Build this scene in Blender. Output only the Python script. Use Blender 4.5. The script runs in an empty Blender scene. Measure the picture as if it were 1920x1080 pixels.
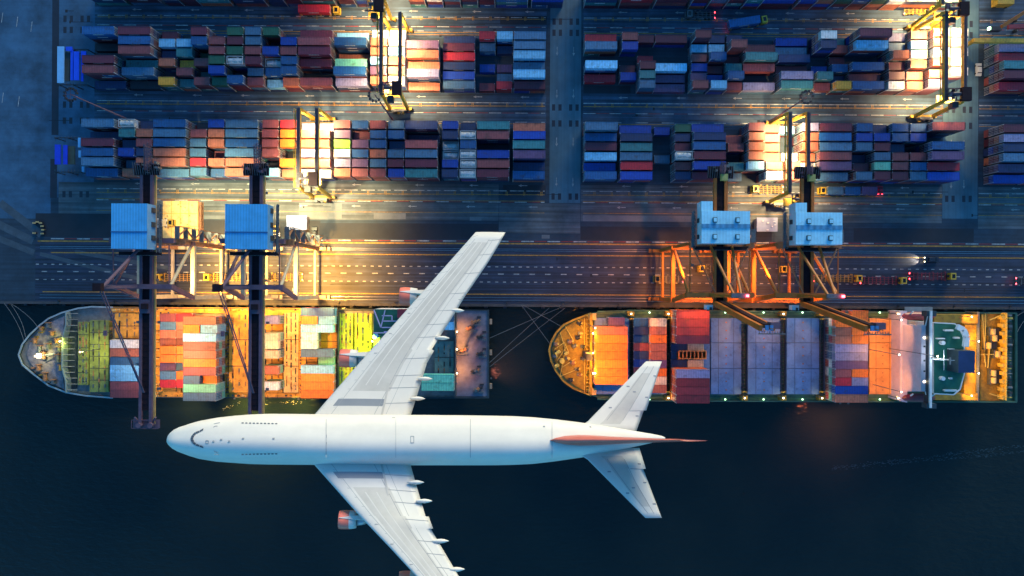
import bpy, math, random
from mathutils import Vector, Matrix
R = random.Random(7)
sc = bpy.context.scene
col = sc.collection
S, H, TH = 0.21, 255.0, 0.0058
CT, ST = math.cos(TH), math.sin(TH)
def U(px, py, z=0.0):
    """photo pixel seen at height z -> world point"""
    k = (H - z) / H * S
    dx, dy = (px - 960) * k, (540 - py) * k
    return Vector((dx * CT - dy * ST, dx * ST + dy * CT, z))
def g(x): return (x - 960) * S
def gy(y): return (540 - y) * S

# ------------------------------------------------------------------ materials
MC = {}
def M(name, rgb, rough=0.6, metal=0.0, var=0.25, scale=0.4, bump=0.0, emit=None, strength=0.0, rib_shade=0.0, ribp=0.6, rand=0.0, spec=0.5, streak=0.0, axis='X', rust=0.0):
    if name in MC: return MC[name]
    m = bpy.data.materials.new(name); m.use_nodes = True
    nt = m.node_tree; N = nt.nodes; L = nt.links
    b = N['Principled BSDF']
    b.inputs['Roughness'].default_value = rough
    b.inputs['Metallic'].default_value = metal
    b.inputs['Specular IOR Level'].default_value = spec
    tc = N.new('ShaderNodeTexCoord')
    geo = N.new('ShaderNodeNewGeometry')
    base = N.new('ShaderNodeRGB'); base.outputs[0].default_value = (*rgb, 1)
    out = base.outputs[0]
    if var > 0:
        n = N.new('ShaderNodeTexNoise'); n.inputs['Scale'].default_value = scale; n.inputs['Detail'].default_value = 6
        n.inputs['Roughness'].default_value = 0.65
        L.new(geo.outputs['Position'], n.inputs['Vector'])
        mr = N.new('ShaderNodeMapRange'); mr.inputs[1].default_value = 0.3; mr.inputs[2].default_value = 0.7
        mr.inputs[3].default_value = 1 - var; mr.inputs[4].default_value = 1 + var
        L.new(n.outputs['Fac'], mr.inputs[0])
        v = N.new('ShaderNodeVectorMath'); v.operation = 'SCALE'
        L.new(out, v.inputs[0]); L.new(mr.outputs[0], v.inputs['Scale']); out = v.outputs[0]
    if streak > 0:
        mp = N.new('ShaderNodeMapping'); mp.inputs['Scale'].default_value = (0.02, 0.9, 0.9) if axis == 'X' else (0.9, 0.02, 0.9)
        L.new(geo.outputs['Position'], mp.inputs[0])
        n = N.new('ShaderNodeTexNoise'); n.inputs['Scale'].default_value = 1.0; n.inputs['Detail'].default_value = 5
        L.new(mp.outputs[0], n.inputs['Vector'])
        mr = N.new('ShaderNodeMapRange'); mr.inputs[1].default_value = 0.32; mr.inputs[2].default_value = 0.68
        mr.inputs[3].default_value = 1 - streak; mr.inputs[4].default_value = 1 + streak
        L.new(n.outputs['Fac'], mr.inputs[0])
        v = N.new('ShaderNodeVectorMath'); v.operation = 'SCALE'
        L.new(out, v.inputs[0]); L.new(mr.outputs[0], v.inputs['Scale']); out = v.outputs[0]
    if rand > 0:
        oi = N.new('ShaderNodeObjectInfo')
        mr = N.new('ShaderNodeMapRange'); mr.inputs[3].default_value = 1 - rand; mr.inputs[4].default_value = 1 + rand
        L.new(oi.outputs['Random'], mr.inputs[0])
        v = N.new('ShaderNodeVectorMath'); v.operation = 'SCALE'
        L.new(out, v.inputs[0]); L.new(mr.outputs[0], v.inputs['Scale']); out = v.outputs[0]
    if rust > 0:
        n = N.new('ShaderNodeTexNoise'); n.inputs['Scale'].default_value = 0.55; n.inputs['Detail'].default_value = 7; n.inputs['Roughness'].default_value = .7
        L.new(geo.outputs['Position'], n.inputs['Vector'])
        mr = N.new('ShaderNodeMapRange'); mr.inputs[1].default_value = 0.54; mr.inputs[2].default_value = 0.70; mr.inputs[3].default_value = 0; mr.inputs[4].default_value = rust
        L.new(n.outputs['Fac'], mr.inputs[0])
        v = N.new('ShaderNodeMix'); v.data_type = 'RGBA'; v.inputs[7].default_value = (.05, .028, .018, 1)
        L.new(mr.outputs[0], v.inputs[0]); L.new(out, v.inputs[6]); out = v.outputs[2]
    if rib_shade > 0:  # corrugation shading drawn as bands in the base colour, without relief
        w = N.new('ShaderNodeTexWave'); w.wave_type = 'BANDS'; w.bands_direction = axis; w.inputs['Scale'].default_value = 0.314 / ribp
        L.new(geo.outputs['Position'], w.inputs['Vector'])
        mr = N.new('ShaderNodeMapRange'); mr.inputs[3].default_value = 1 - rib_shade; mr.inputs[4].default_value = 1 + rib_shade
        L.new(w.outputs['Fac'], mr.inputs[0])
        v = N.new('ShaderNodeVectorMath'); v.operation = 'SCALE'
        L.new(out, v.inputs[0]); L.new(mr.outputs[0], v.inputs['Scale']); out = v.outputs[0]
    L.new(out, b.inputs['Base Color'])
    if bump > 0:
        n = N.new('ShaderNodeTexNoise'); n.inputs['Scale'].default_value = scale * 4; n.inputs['Detail'].default_value = 4
        L.new(geo.outputs['Position'], n.inputs['Vector'])
        bp = N.new('ShaderNodeBump'); bp.inputs['Strength'].default_value = bump; bp.inputs['Distance'].default_value = 0.3
        L.new(n.outputs['Fac'], bp.inputs['Height']); L.new(bp.outputs[0], b.inputs['Normal'])
    if emit:
        b.inputs['Emission Color'].default_value = (*emit, 1); b.inputs['Emission Strength'].default_value = strength
    MC[name] = m
    return m

# ------------------------------------------------------------------ mesh builder
class MB:
    def __init__(s): s.v = []; s.f = []; s.mi = []; s.mats = []
    def slot(s, m):
        if m not in s.mats: s.mats.append(m)
        return s.mats.index(m)
    def poly(s, pts, m):
        i = len(s.v); s.v += [tuple(p) for p in pts]; s.f.append(tuple(range(i, i + len(pts)))); s.mi.append(s.slot(m))
    def hexa(s, b, t, m, mtop=None):
        i = len(s.v); s.v += [tuple(p) for p in b] + [tuple(p) for p in t]; k = s.slot(m); n = len(b)
        s.f.append(tuple(i + n - 1 - j for j in range(n))); s.mi.append(k)
        s.f.append(tuple(i + n + j for j in range(n))); s.mi.append(s.slot(mtop) if mtop else k)
        for j in range(n):
            a, c = j, (j + 1) % n
            s.f.append((i + a, i + c, i + n + c, i + n + a)); s.mi.append(k)
        return s
    def box(s, x0, x1, y0, y1, z0, z1, m, mtop=None):
        if x0 > x1: x0, x1 = x1, x0
        if y0 > y1: y0, y1 = y1, y0
        q = [(x0, y0), (x1, y0), (x1, y1), (x0, y1)]
        return s.hexa([(*p, z0) for p in q], [(*p, z1) for p in q], m, mtop)
    def prism(s, pts, z0, z1, m, mtop=None):
        a = sum(pts[i][0] * pts[(i + 1) % len(pts)][1] - pts[(i + 1) % len(pts)][0] * pts[i][1] for i in range(len(pts)))
        if a < 0: pts = pts[::-1]
        return s.hexa([(p[0], p[1], z0) for p in pts], [(p[0], p[1], z1) for p in pts], m, mtop)
    def bar(s, p, q, w, h, m):
        p, q = Vector(p), Vector(q); d = (q - p).normalized()
        up = Vector((0, 0, 1)) if abs(d.z) < 0.95 else Vector((0, 1, 0))
        sd = d.cross(up).normalized(); up = sd.cross(d)
        o = [(-w / 2, -h / 2), (w / 2, -h / 2), (w / 2, h / 2), (-w / 2, h / 2)]
        return s.hexa([p + sd * a + up * b for a, b in o], [q + sd * a + up * b for a, b in o], m)
    def tube(s, p, q, r, m, n=10, r2=None):
        p, q = Vector(p), Vector(q); d = (q - p).normalized(); r2 = r if r2 is None else r2
        up = Vector((0, 0, 1)) if abs(d.z) < 0.9 else Vector((0, 1, 0))
        sd = d.cross(up).normalized(); up = sd.cross(d)
        c = [(math.cos(2 * math.pi * k / n), math.sin(2 * math.pi * k / n)) for k in range(n)]
        return s.hexa([p + sd * a * r + up * b * r for a, b in c], [q + sd * a * r2 + up * b * r2 for a, b in c], m)
    def truss(s, p, q, w, h, n, t, m):
        """box lattice from p to q"""
        p, q = Vector(p), Vector(q); d = (q - p).normalized()
        up = Vector((0, 0, 1)) if abs(d.z) < 0.95 else Vector((0, 1, 0))
        sd = d.cross(up).normalized(); up = sd.cross(d)
        cs = [sd * a * w / 2 + up * b * h / 2 for a, b in ((-1, -1), (1, -1), (1, 1), (-1, 1))]
        for c in cs: s.bar(p + c, q + c, t, t, m)
        for k in range(n):
            a, b = p.lerp(q, k / n), p.lerp(q, (k + 1) / n)
            for j in range(4):
                c, e = cs[j], cs[(j + 1) % 4]
                s.bar(a + c, b + e, t * .7, t * .7, m)
                s.bar(a + c, a + e, t * .7, t * .7, m)
        return s
    def build(s, name, parent=None, smooth=False):
        me = bpy.data.meshes.new(name); me.from_pydata(s.v, [], s.f)
        for m in s.mats: me.materials.append(m)
        me.polygons.foreach_set('material_index', s.mi)
        if smooth: me.polygons.foreach_set('use_smooth', [True] * len(s.f))
        me.update()
        o = bpy.data.objects.new(name, me); col.objects.link(o)
        if parent:
            o.parent = parent
            if parent.type == 'EMPTY' or parent.get('_off'):
                pass
        return o

def tag(o, label=None, cat=None, group=None, kind=None):
    if label: o['label'] = label
    if cat: o['category'] = cat
    if group: o['group'] = group
    if kind: o['kind'] = kind
    return o
def thing(name, label, cat, loc=(0, 0, 0), group=None):
    o = bpy.data.objects.new(name, None); o.empty_display_size = 1; col.objects.link(o); o.location = loc
    return tag(o, label, cat, group)
def part(mb, name, root, smooth=False, label=None):
    """mesh given in world coordinates, child of root (an unrotated empty)"""
    ox, oy, oz = root.location
    mb.v = [(x - ox, y - oy, z - oz) for x, y, z in mb.v]
    o = mb.build(name, root, smooth)
    if label: o['label'] = label
    return o
def sub(mb, name, parent, root):
    ox, oy, oz = root.location
    mb.v = [(x - ox, y - oy, z - oz) for x, y, z in mb.v]
    return mb.build(name, parent)
def copy_tree(o, parent=None):
    c = o.copy(); col.objects.link(c); c.parent = parent
    for ch in list(o.children): copy_tree(ch, c)
    return c

LAMPS = []
LK = 0.6
def spot(loc, target, watts, color, size=100, blend=1.0, parent=None, root=None, rad=0.6):
    l = bpy.data.lights.new('lamp_light', 'SPOT'); l.energy = watts * LK; l.color = color
    l.spot_size = math.radians(size); l.spot_blend = blend; l.shadow_soft_size = rad
    o = bpy.data.objects.new('lamp_light', l); col.objects.link(o)
    d = (Vector(target) - Vector(loc)).normalized()
    o.rotation_euler = d.to_track_quat('-Z', 'Y').to_euler()
    lo = Vector(loc)
    if parent is not None:
        o.parent = parent; lo = lo - Vector(root.location if root else parent.location)
    o.location = lo
    return o

# ------------------------------------------------------------------ camera, world, sun
cam = bpy.data.cameras.new('camera'); co = bpy.data.objects.new('camera', cam); col.objects.link(co)
co.location = (0, 0, H); co.rotation_euler = (0, 0, TH)
cam.sensor_width = 36; cam.lens = 36 * H / (1920 * S); cam.clip_end = 5000; cam.clip_start = 1
sc.camera = co
SUN_EL = 10.0
SUN_AZ = 25.0
w = bpy.data.worlds.new('World'); sc.world = w; w.use_nodes = True
nt = w.node_tree
sky = nt.nodes.new('ShaderNodeTexSky'); sky.sky_type = 'NISHITA'; sky.sun_disc = False
sky.sun_elevation = math.radians(SUN_EL); sky.sun_rotation = math.radians(SUN_AZ); sky.ozone_density = 4.0; sky.air_density = 1.0; sky.dust_density = 0.3
bg = nt.nodes['Background']; bg.inputs['Strength'].default_value = 0.115
tint = nt.nodes.new('ShaderNodeVectorMath'); tint.operation = 'MULTIPLY'; tint.inputs[1].default_value = (0.46, 1.05, 1.16)
nt.links.new(sky.outputs[0], tint.inputs[0]); nt.links.new(tint.outputs[0], bg.inputs['Color'])
sl = bpy.data.lights.new('sun', 'SUN'); sl.energy = 1.5; sl.angle = math.radians(30); sl.color = (1.0, 0.78, 0.48)
so = bpy.data.objects.new('sun', sl); col.objects.link(so); so.location = (0, 300, 200)
so.rotation_euler = (-math.radians(90 - SUN_EL), 0, -math.radians(SUN_AZ))
vs = sc.view_settings; vs.view_transform = 'Standard'; vs.look = 'None'; vs.gamma = 1.0; vs.exposure = 1.5
sc.cycles.use_denoising = True
sc.cycles.max_bounces = 4; sc.cycles.diffuse_bounces = 2; sc.cycles.glossy_bounces = 2
sc.cycles.sample_clamp_indirect = 3.0
# ------------------------------------------------------------------ setting: ground, roads, water
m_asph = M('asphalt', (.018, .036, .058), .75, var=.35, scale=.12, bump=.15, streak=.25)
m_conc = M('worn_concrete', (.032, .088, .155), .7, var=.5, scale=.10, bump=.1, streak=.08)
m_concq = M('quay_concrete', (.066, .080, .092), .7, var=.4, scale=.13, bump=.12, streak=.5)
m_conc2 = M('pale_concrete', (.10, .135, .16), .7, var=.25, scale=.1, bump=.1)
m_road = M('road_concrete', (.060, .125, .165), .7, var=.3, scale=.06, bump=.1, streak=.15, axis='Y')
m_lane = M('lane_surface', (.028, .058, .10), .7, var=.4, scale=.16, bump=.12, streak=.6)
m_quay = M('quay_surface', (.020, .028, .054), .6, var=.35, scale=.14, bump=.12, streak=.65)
m_dark = M('dark_navy_cover', (.012, .016, .03), .6, var=.2)
m_white = M('white_road_paint', (.34, .34, .33), .6, var=.6, scale=.9)
m_yel = M('yellow_road_paint', (.36, .18, .03), .6, var=.5, scale=1.0)
m_redp = M('red_road_paint', (.22, .03, .03), .6, var=.3, scale=1.0)
m_steel = M('rail_steel', (.32, .32, .34), .3, 1.0, var=.2)
m_wall = M('quay_wall', (.06, .06, .065), .85, var=.3)
YQ = gy(575)
def sheet(name, x0, x1, y0, y1, z, m, kind='structure'):
    b = MB(); b.box(x0, x1, y0, y1, z - .003 if z > 0 else z - 5, z, m); return tag(b.build(name), kind=kind)
b = MB(); b.box(-3000, 3000, YQ, 3000, -9, 0, m_asph); tag(b.build('ground'), kind='structure')
# water
mw = bpy.data.materials.new('harbour_water'); mw.use_nodes = True; N = mw.node_tree.nodes; L = mw.node_tree.links
pb = N['Principled BSDF']; pb.inputs['Base Color'].default_value = (.010, .017, .020, 1); pb.inputs['Roughness'].default_value = .12; pb.inputs['IOR'].default_value = 1.33
geo = N.new('ShaderNodeNewGeometry')
mp = N.new('ShaderNodeMapping'); mp.inputs['Scale'].default_value = (.35, .8, 1)
n1 = N.new('ShaderNodeTexNoise'); n1.inputs['Scale'].default_value = .9; n1.inputs['Detail'].default_value = 6
L.new(geo.outputs['Position'], mp.inputs[0]); L.new(mp.outputs[0], n1.inputs['Vector'])
bp = N.new('ShaderNodeBump'); bp.inputs['Strength'].default_value = .5; bp.inputs['Distance'].default_value = .7
L.new(n1.outputs['Fac'], bp.inputs['Height']); L.new(bp.outputs[0], pb.inputs['Normal'])
n2 = N.new('ShaderNodeTexNoise'); n2.inputs['Scale'].default_value = .02; n2.inputs['Detail'].default_value = 4
L.new(geo.outputs['Position'], n2.inputs['Vector'])
cr = N.new('ShaderNodeValToRGB'); cr.color_ramp.elements[0].color = (.006, .014, .016, 1); cr.color_ramp.elements[1].color = (.014, .022, .021, 1)
cr.color_ramp.elements[0].position = .35; cr.color_ramp.elements[1].position = .7
L.new(n2.outputs['Fac'], cr.inputs[0]); L.new(cr.outputs[0], pb.inputs['Base Color'])
b = MB(); b.box(-3000, 3000, -3000, YQ, -5, -4, mw); tag(b.build('water'), kind='structure')

b = MB(); b.box(g(-600), g(2600), YQ, YQ + 1.0, 0, .25, m_wall)
for k in range(60): b.box(g(-100 + k * 36), g(-100 + k * 36) + 1.2, YQ - .7, YQ, -3.0, -.3, m_dark)
tag(b.build('quay_wall'), 'low concrete quay edge wall with black fenders running beside both ships', 'wall')

Z1, Z2, Z3 = .008, .016, .024
sheet('yard_pavement', g(-700), g(94), gy(415), gy(-700), Z1, m_conc)
sheet('yard_pavement', g(94), g(175), gy(375), gy(-700), Z1, m_conc)
sheet('road', g(1029), g(1087), gy(380), gy(-700), Z1, m_road)
sheet('road', g(1766), g(1832), gy(405), gy(-700), Z1, m_road)
sheet('yard_pavement', g(935), g(1087), gy(437), gy(381), Z1, m_concq)
sheet('lane_pavement', g(175), g(1022), gy(73), gy(15), Z1, m_lane)
sheet('lane_pavement', g(1091), g(1765), gy(73), gy(15), Z1, m_lane)
sheet('lane_pavement', g(1833), g(2500), gy(73), gy(-60), Z1, m_lane)
sheet('lane_pavement', g(175), g(1022), gy(240), gy(175), Z1, m_lane)
sheet('lane_pavement', g(1091), g(1765), gy(240), gy(175), Z1, m_lane)
sheet('lane_pavement', g(1833), g(2500), gy(240), gy(175), Z1, m_lane)
sheet('lane_pavement', g(109), g(934), gy(414), gy(346), Z2, m_concq)
sheet('lane_pavement', g(1088), g(1765), gy(414), gy(346), Z2, m_concq)
sheet('lane_pavement', g(1833), g(2500), gy(424), gy(346), Z2, m_concq)
sheet('quay_apron', g(66), g(2500), gy(539), gy(458), Z1, m_quay)
sheet('quay_apron', g(66), g(2500), gy(571), gy(541), Z1, m_quay)
sheet('dark_edge_strip', g(95), g(108), gy(258), gy(-400), Z2, m_dark)  # dark navy strip along the road edge
sheet('dark_edge_strip', g(93), g(106), gy(376), gy(303), Z2, m_dark)
sheet('quay_apron', g(-700), g(66), gy(571), gy(418), Z1, m_asph)
m_ramp = M('ramp_concrete', (.05, .07, .09), .7, var=.3, scale=.3)
for a, c, w_ in (((0, 380), (78, 440), 5), ((-20, 412), (62, 452), 5), ((-20, 440), (64, 474), 4)):
    p, q = U(*a), U(*c); b = MB(); b.bar((p.x, p.y, Z3), (q.x, q.y, Z3), w_ * .6, .004, m_ramp); tag(b.build('path'), kind='structure')
for a, c in (((75, 476), (330, 540)), ((140, 472), (330, 505))):
    p, q = U(*a), U(*c); b = MB(); b.bar((p.x, p.y, Z3), (q.x, q.y, Z3), 1.6, .004, m_ramp); tag(b.build('path'), kind='structure')
# drain grates where the gantries turn
b = MB()
for x in (119, 131, 151, 163, 1036, 1048, 1068, 1080, 1774, 1786, 1806, 1818):
    for y in (40, 61, 201, 231, 368):
        if x < 900 and y > 360: y = 369
        if x > 1700 and y > 60 and y < 100: pass
        b.box(g(x) - .63, g(x) + .63, gy(y) - 1.25, gy(y) + 1.25, Z3, Z3 + .004, m_dark)
tag(b.build('drain_grates'), kind='structure')
# road paint
wb, yb, rb = MB(), MB(), MB()
def line(bm, m, y, x0, x1, w=.28, on=None, off=0, z=.036):
    if on is None: bm.box(g(x0), g(x1), gy(y) - w / 2, gy(y) + w / 2, z, z + .004, m); return
    x = x0
    while x < x1:
        e = min(x1, x + on * R.uniform(.92, 1)); bm.box(g(x), g(e), gy(y) - w / 2, gy(y) + w / 2, z, z + .004, m); x += on + off
def arrow(x, y, d=-1, vert=False):
    n = 7.5 * S
    def P(u, v): return (g(x) + (u if not vert else v) , gy(y) + (v if not vert else u))
    q = [P(-n, -.1), P(n, -.13), P(n, .13), P(-n, .13)]
    wb.poly([(*p, .041) for p in (q if not vert else q[::-1])], m_white)
    q = [P(-n * 1.25, 0), P(-n * .5, -.5), P(-n * .5, .5)]
    wb.poly([(*p, .041) for p in (q if not vert else q[::-1])], m_white)
for x0, x1 in ((180, 1020), (1092, 1765), (1834, 2300)):
    line(wb, m_white, 33, x0, x1, .25, 22, 9); line(wb, m_white, 51, x0, x1, .3, 24, 25); line(wb, m_white, 59, x0, x1, .2, 24, 25)
    line(rb, m_redp, 51, x0 + 24, x1, .3, 24, 25)
    line(yb, m_yel, 36, x0, x1, .2); line(yb, m_yel, 61.5, x0, x1, .3); line(yb, m_yel, 66, x0, x1, .22)
    line(wb, m_white, 193, x0, x1, .3); line(yb, m_yel, 199, x0, x1, .3); line(wb, m_white, 212, x0, x1, .25, 24, 25); line(rb, m_redp, 212, x0 + 24, x1, .22, 24, 25)
    line(wb, m_white, 229, x0, x1, .22, 24, 25); line(yb, m_yel, 232, x0, x1, .22)
    line(wb, m_white, 358, x0, x1, .28, 26, 5); line(yb, m_yel, 365, x0, x1, .25)
    line(wb, m_white, 379, x0, x1, .3, 24, 25); line(rb, m_redp, 379, x0 + 24, x1, .3, 24, 25); line(yb, m_yel, 377, x0, x1, .22); line(yb, m_yel, 399, x0, x1, .18)
    x = x0 + 20
    while x < x1:
        for y in (363, 197, 35):
            for e in (0, 2.5): yb.box(g(x + e), g(x + e) + .2, gy(y) - .8, gy(y) + .8, .037, .0405, m_yel)
        x += 32.5
    x = x0 + 75
    while x < x1:
        for y in (22, 182, 348, 388): arrow(x + R.uniform(-10, 10), y)
        x += 105
line(wb, m_white, 452.5, 95, 2300, .42, 25, 24); line(rb, m_redp, 452.5, 120, 2300, .4, 24, 25)
line(yb, m_yel, 457, 70, 2300, .55); line(yb, m_yel, 478.5, 95, 2300, .42); line(yb, m_yel, 552, 80, 2300, .38)
line(wb, m_white, 500.5, 67, 2300, .35, 6, 8.6); line(wb, m_white, 514, 78, 2300, .35, 11, 18.5); line(wb, m_white, 529, 67, 2300, .32, 6, 8.6)
for x in (1042, 1073, 1806, 1782):
    for y in (95, 175, 265, 340): arrow(x, y, vert=True)
for x, y in ((3, 33), (31, 41), (58, 50), (4, 183), (34, 190)):
    p = U(x, y); wb.bar((p.x, p.y - 2, .0405), (p.x + .5, p.y + 2, .0405), .22, .004, m_white)
tag(wb.build('road_markings'), kind='structure'); tag(yb.build('road_markings'), kind='structure'); tag(rb.build('road_markings'), kind='structure')
b = MB()
for y in (467, 470.5, 558, 563.5): b.box(g(75), g(2400), gy(y) - .12, gy(y) + .12, .012, .10, m_steel)
tag(b.build('crane_rails'), kind='structure')
b = MB()
for y, wd in ((466, .5), (471.8, .3), (540, .5), (545, .3), (556, .5), (566, .35), (535, .25)): b.box(g(66), g(2400), gy(y) - wd / 2, gy(y) + wd / 2, .026, .030, m_dark)
tag(b.build('cable_trench'), kind='structure')
# dark resurfaced patches / worn patches
m_patch = M('new_asphalt', (.015, .02, .03), .8, var=.2, scale=.2); m_patch2 = M('repair_concrete', (.13, .14, .15), .7, var=.25, scale=.2)
b = MB()
m_p3 = M('tyre_mark', (.012, .015, .022), .8, var=.5, scale=.4)
for k in range(70):
    x = R.uniform(70, 1900); y = R.choice([R.uniform(20, 70), R.uniform(178, 236), R.uniform(348, 412), R.uniform(460, 566), R.uniform(484, 560)]); ln = R.uniform(8, 70); b.box(g(x), g(x + ln), gy(y) - .1, gy(y) + .1, .0290, .0310, m_p3)
    if k % 3 == 0: b.box(g(x), g(x + R.uniform(2, 6)), gy(y) - .6, gy(y) + .5, .0316, .0322, m_p3)
for x0, x1, y0, y1, mm in ((300, 600, 416, 447, m_patch), (1088, 1300, 424, 449, m_patch), (1600, 1825, 424, 449, m_patch), (600, 934, 420, 449, m_patch), (942, 1022, 347, 365, m_patch),
                           (66, 240, 405, 449, m_patch), (1092, 1300, 403, 414, m_patch2), (700, 760, 401, 412, m_patch2), (560, 640, 383, 412, m_patch2), (1015, 1030, 440, 447, m_patch2), (935, 1022, 30, 46, m_patch),
                           (1092, 1180, 160, 174, m_patch), (880, 902, 407, 414, m_patch2)):
    b.box(g(x0), g(x1), gy(y0), gy(y1), .020, .0225, mm)
tag(b.build('repair_patches'), kind='structure')

# ------------------------------------------------------------------ containers
PAL = {'n': ('navy', (.014, .032, .105)), 'b': ('deep blue', (.007, .045, .30)), 'B': ('blue', (.012, .08, .23)), 's': ('steel blue', (.05, .13, .23)),
       'l': ('light blue', (.18, .47, .70)), 'w': ('white', (.66, .66, .64)), 't': ('teal', (.035, .17, .19)), 'g': ('dark green', (.02, .10, .06)),
       'm': ('maroon', (.105, .018, .036)), 'r': ('rust red', (.22, .055, .06)), 'R': ('bright red', (.40, .016, .03)), 'o': ('salmon', (.42, .125, .07)),
       'O': ('orange', (.78, .17, .015)), 'y': ('yellow', (.70, .33, .03)), 'p': ('plum', (.11, .055, .13)), 'P': ('lavender', (.21, .20, .34)),
       'M': ('brick red', (.27, .03, .035)), 'k': ('black', (.015, .018, .03)), 'E': ('lime green', (.22, .55, .04)), 'G': ('sea green', (.14, .48, .34)), 'e': ('white tank', (.6, .62, .62)),
       'c': ('brown', (.22, .075, .05)), 'T': ('cream', (.62, .50, .34))}
CL, CS, CW, CH = 12.19, 6.06, 3.0, 2.6
m_lett = M('white_side_lettering', (.6, .6, .6), .5, var=0)
m_cast = M('corner_casting', (.45, .47, .5), .5, .3, var=.2)
def cmat(c): return M('container_paint_' + PAL[c][0].replace(' ', '_'), PAL[c][1], .5, var=.22, scale=.9, rib_shade=.2, ribp=.62, rand=.2 if c != 'w' else .06, rust=.6)
def container_mb(b, x, y, z, L_, c, full=True, flip=False):
    m = cmat(c); x0, x1, y0, y1 = x - L_ / 2, x + L_ / 2, y - CW / 2, y + CW / 2
    z1 = z + CH
    if c == 'e':
        b.box(x0, x1, y0, y1, z, z + .18, m_cast)
        b.tube((x0 + .45, y, z + 1.32), (x1 - .45, y, z + 1.32), 1.12, m, 14)
        for xx in (x0 + .1, x1 - .1):
            for yy in (y0 + .1, y1 - .1): b.box(xx - .1, xx + .1, yy - .1, yy + .1, z + .19, z1 - .02, m_cast)
            b.box(xx - .09, xx + .09, y0 + .21, y1 - .21, z1 - .2, z1 - .04, m_cast)
        for yy in (y0 + .1, y1 - .1): b.box(x0 + .21, x1 - .21, yy - .09, yy + .09, z1 - .2, z1 - .04, m_cast)
        b.box(x0 + 1.0, x1 - 1.0, y - .35, y + .1, z1 - .12, z1 - .06, m_cast); b.tube((x - .3, y + .5, z1 - .25), (x - .3, y + .5, z1 - .03), .35, m_cast, 8)
        b.box(x + .8, x + 1.5, y - .9, y + .9, z1 - .1, z1 - .05, m_cast)
        return
    b.box(x0 + .06, x1 - .06, y0 + .06, y1 - .06, z + .12, z1 - .07, m)
    if full:
        for yy in (y0, y1 - .14): b.box(x0 + .2, x1 - .2, yy, yy + .14, z1 - .16, z1 - .01, m); b.box(x0 + .2, x1 - .2, yy, yy + .14, z, z + .15, m)
        for xx in (x0, x1 - .16): b.box(xx, xx + .16, y0 + .2, y1 - .2, z1 - .16, z1 - .01, m)
        for xx in (x0, x1 - .2):
            for yy in (y0, y1 - .2):
                b.box(xx, xx + .2, yy, yy + .2, z + .01, z1, m_cast if (xx > x0) != flip else m)
        xe = (x0 - .03, x0 + .05) if flip else (x1 - .05, x1 + .03)
        if L_ == CL and c in 'nbBmRstp' and not flip or c in 'RtB':
            q = -L_ * .18
            while q < L_ * .12:
                e = .28 + .25 * ((q * 7) % 1); b.box(x + q, x + q + e, y0 + .02, y0 + .055, z1 - .95, z1 - .45, m_lett); q += e + .14
        for k in (-.9, -.35, .35, .9): b.box(xe[0], xe[1], y + k - .045, y + k + .045, z + .16, z1 - .18, m_cast)
CONT = []   # (area score, x, y, z, L, c, label, flip)
LOW = MB()
meshes = {}
def put_container(x, y, z, L_, c, label, name='shipping_container', group='stacked shipping containers'):
    flip = x > 0
    k = (L_, c, flip)
    if k not in meshes:
        b = MB(); container_mb(b, 0, 0, 0, L_, c, True, flip); o = b.build(name); meshes[k] = o.data
    else:
        o = bpy.data.objects.new(name, meshes[k]); col.objects.link(o)
    if c == 'e': name = 'tank_container'
    o.name = name; o.location = (x, y, z)
    tag(o, label, 'tank container' if c == 'e' else 'container', group)
    return o
def ordn(n):
    return ['first', 'second', 'third', 'fourth', 'fifth', 'sixth', 'seventh', 'eighth', 'ninth', 'tenth', 'eleventh', 'twelfth', 'thirteenth', 'fourteenth', 'fifteenth', 'sixteenth',
            'seventeenth', 'eighteenth', 'nineteenth', 'twentieth', 'twenty-first', 'twenty-second', 'twenty-third', 'twenty-fourth', 'twenty-fifth'][n]
PX = 32.35
def stack(x, y, z0, n, L_, c, label, lowset='nbsmrtmBnrmo', boost=0):
    for k in range(n - 1):
        lc = R.choice(lowset)
        if L_ == CL and R.random() < .25:
            for dx in (-3.06, 3.06): container_mb(LOW, x + dx, y, z0 + k * (CH + .02), CS, R.choice(lowset), k >= n - 3, x > 0)
        else: container_mb(LOW, x, y, z0 + k * (CH + .02), L_, lc, k >= n - 3, x > 0)
    score = (2 if L_ == CL else 1) * (1 + .03 * n) + boost
    CONT.append((score, x, y, z0 + (n - 1) * (CH + .02), L_, c, label))
def block(gx0, gy0, rows, where, rowfrom=0):
    for j, row in enumerate(rows):
        i = 0; k = 0; y = gy(gy0 + j * 17.36) - CW / 2
        for t in row.split():
            if t == '.': i += 1; continue
            c = t[0]; n = int(t[1]); Lg = t.endswith('L'); L_ = CL if Lg else CS
            x = g(gx0 + PX * i) + L_ / 2 + R.uniform(-.12, .12) + (.35 if not Lg else .0)
            lab = '%s %s %s stack from left, %s row, %s block' % ('long' if Lg else 'short', PAL[c][0] + ' container topping the', ordn(k), ordn(j), where)
            stack(x, y + R.uniform(-.05, .05), 0.01, n, L_, c, lab); i += 2 if Lg else 1; k += 1
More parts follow.
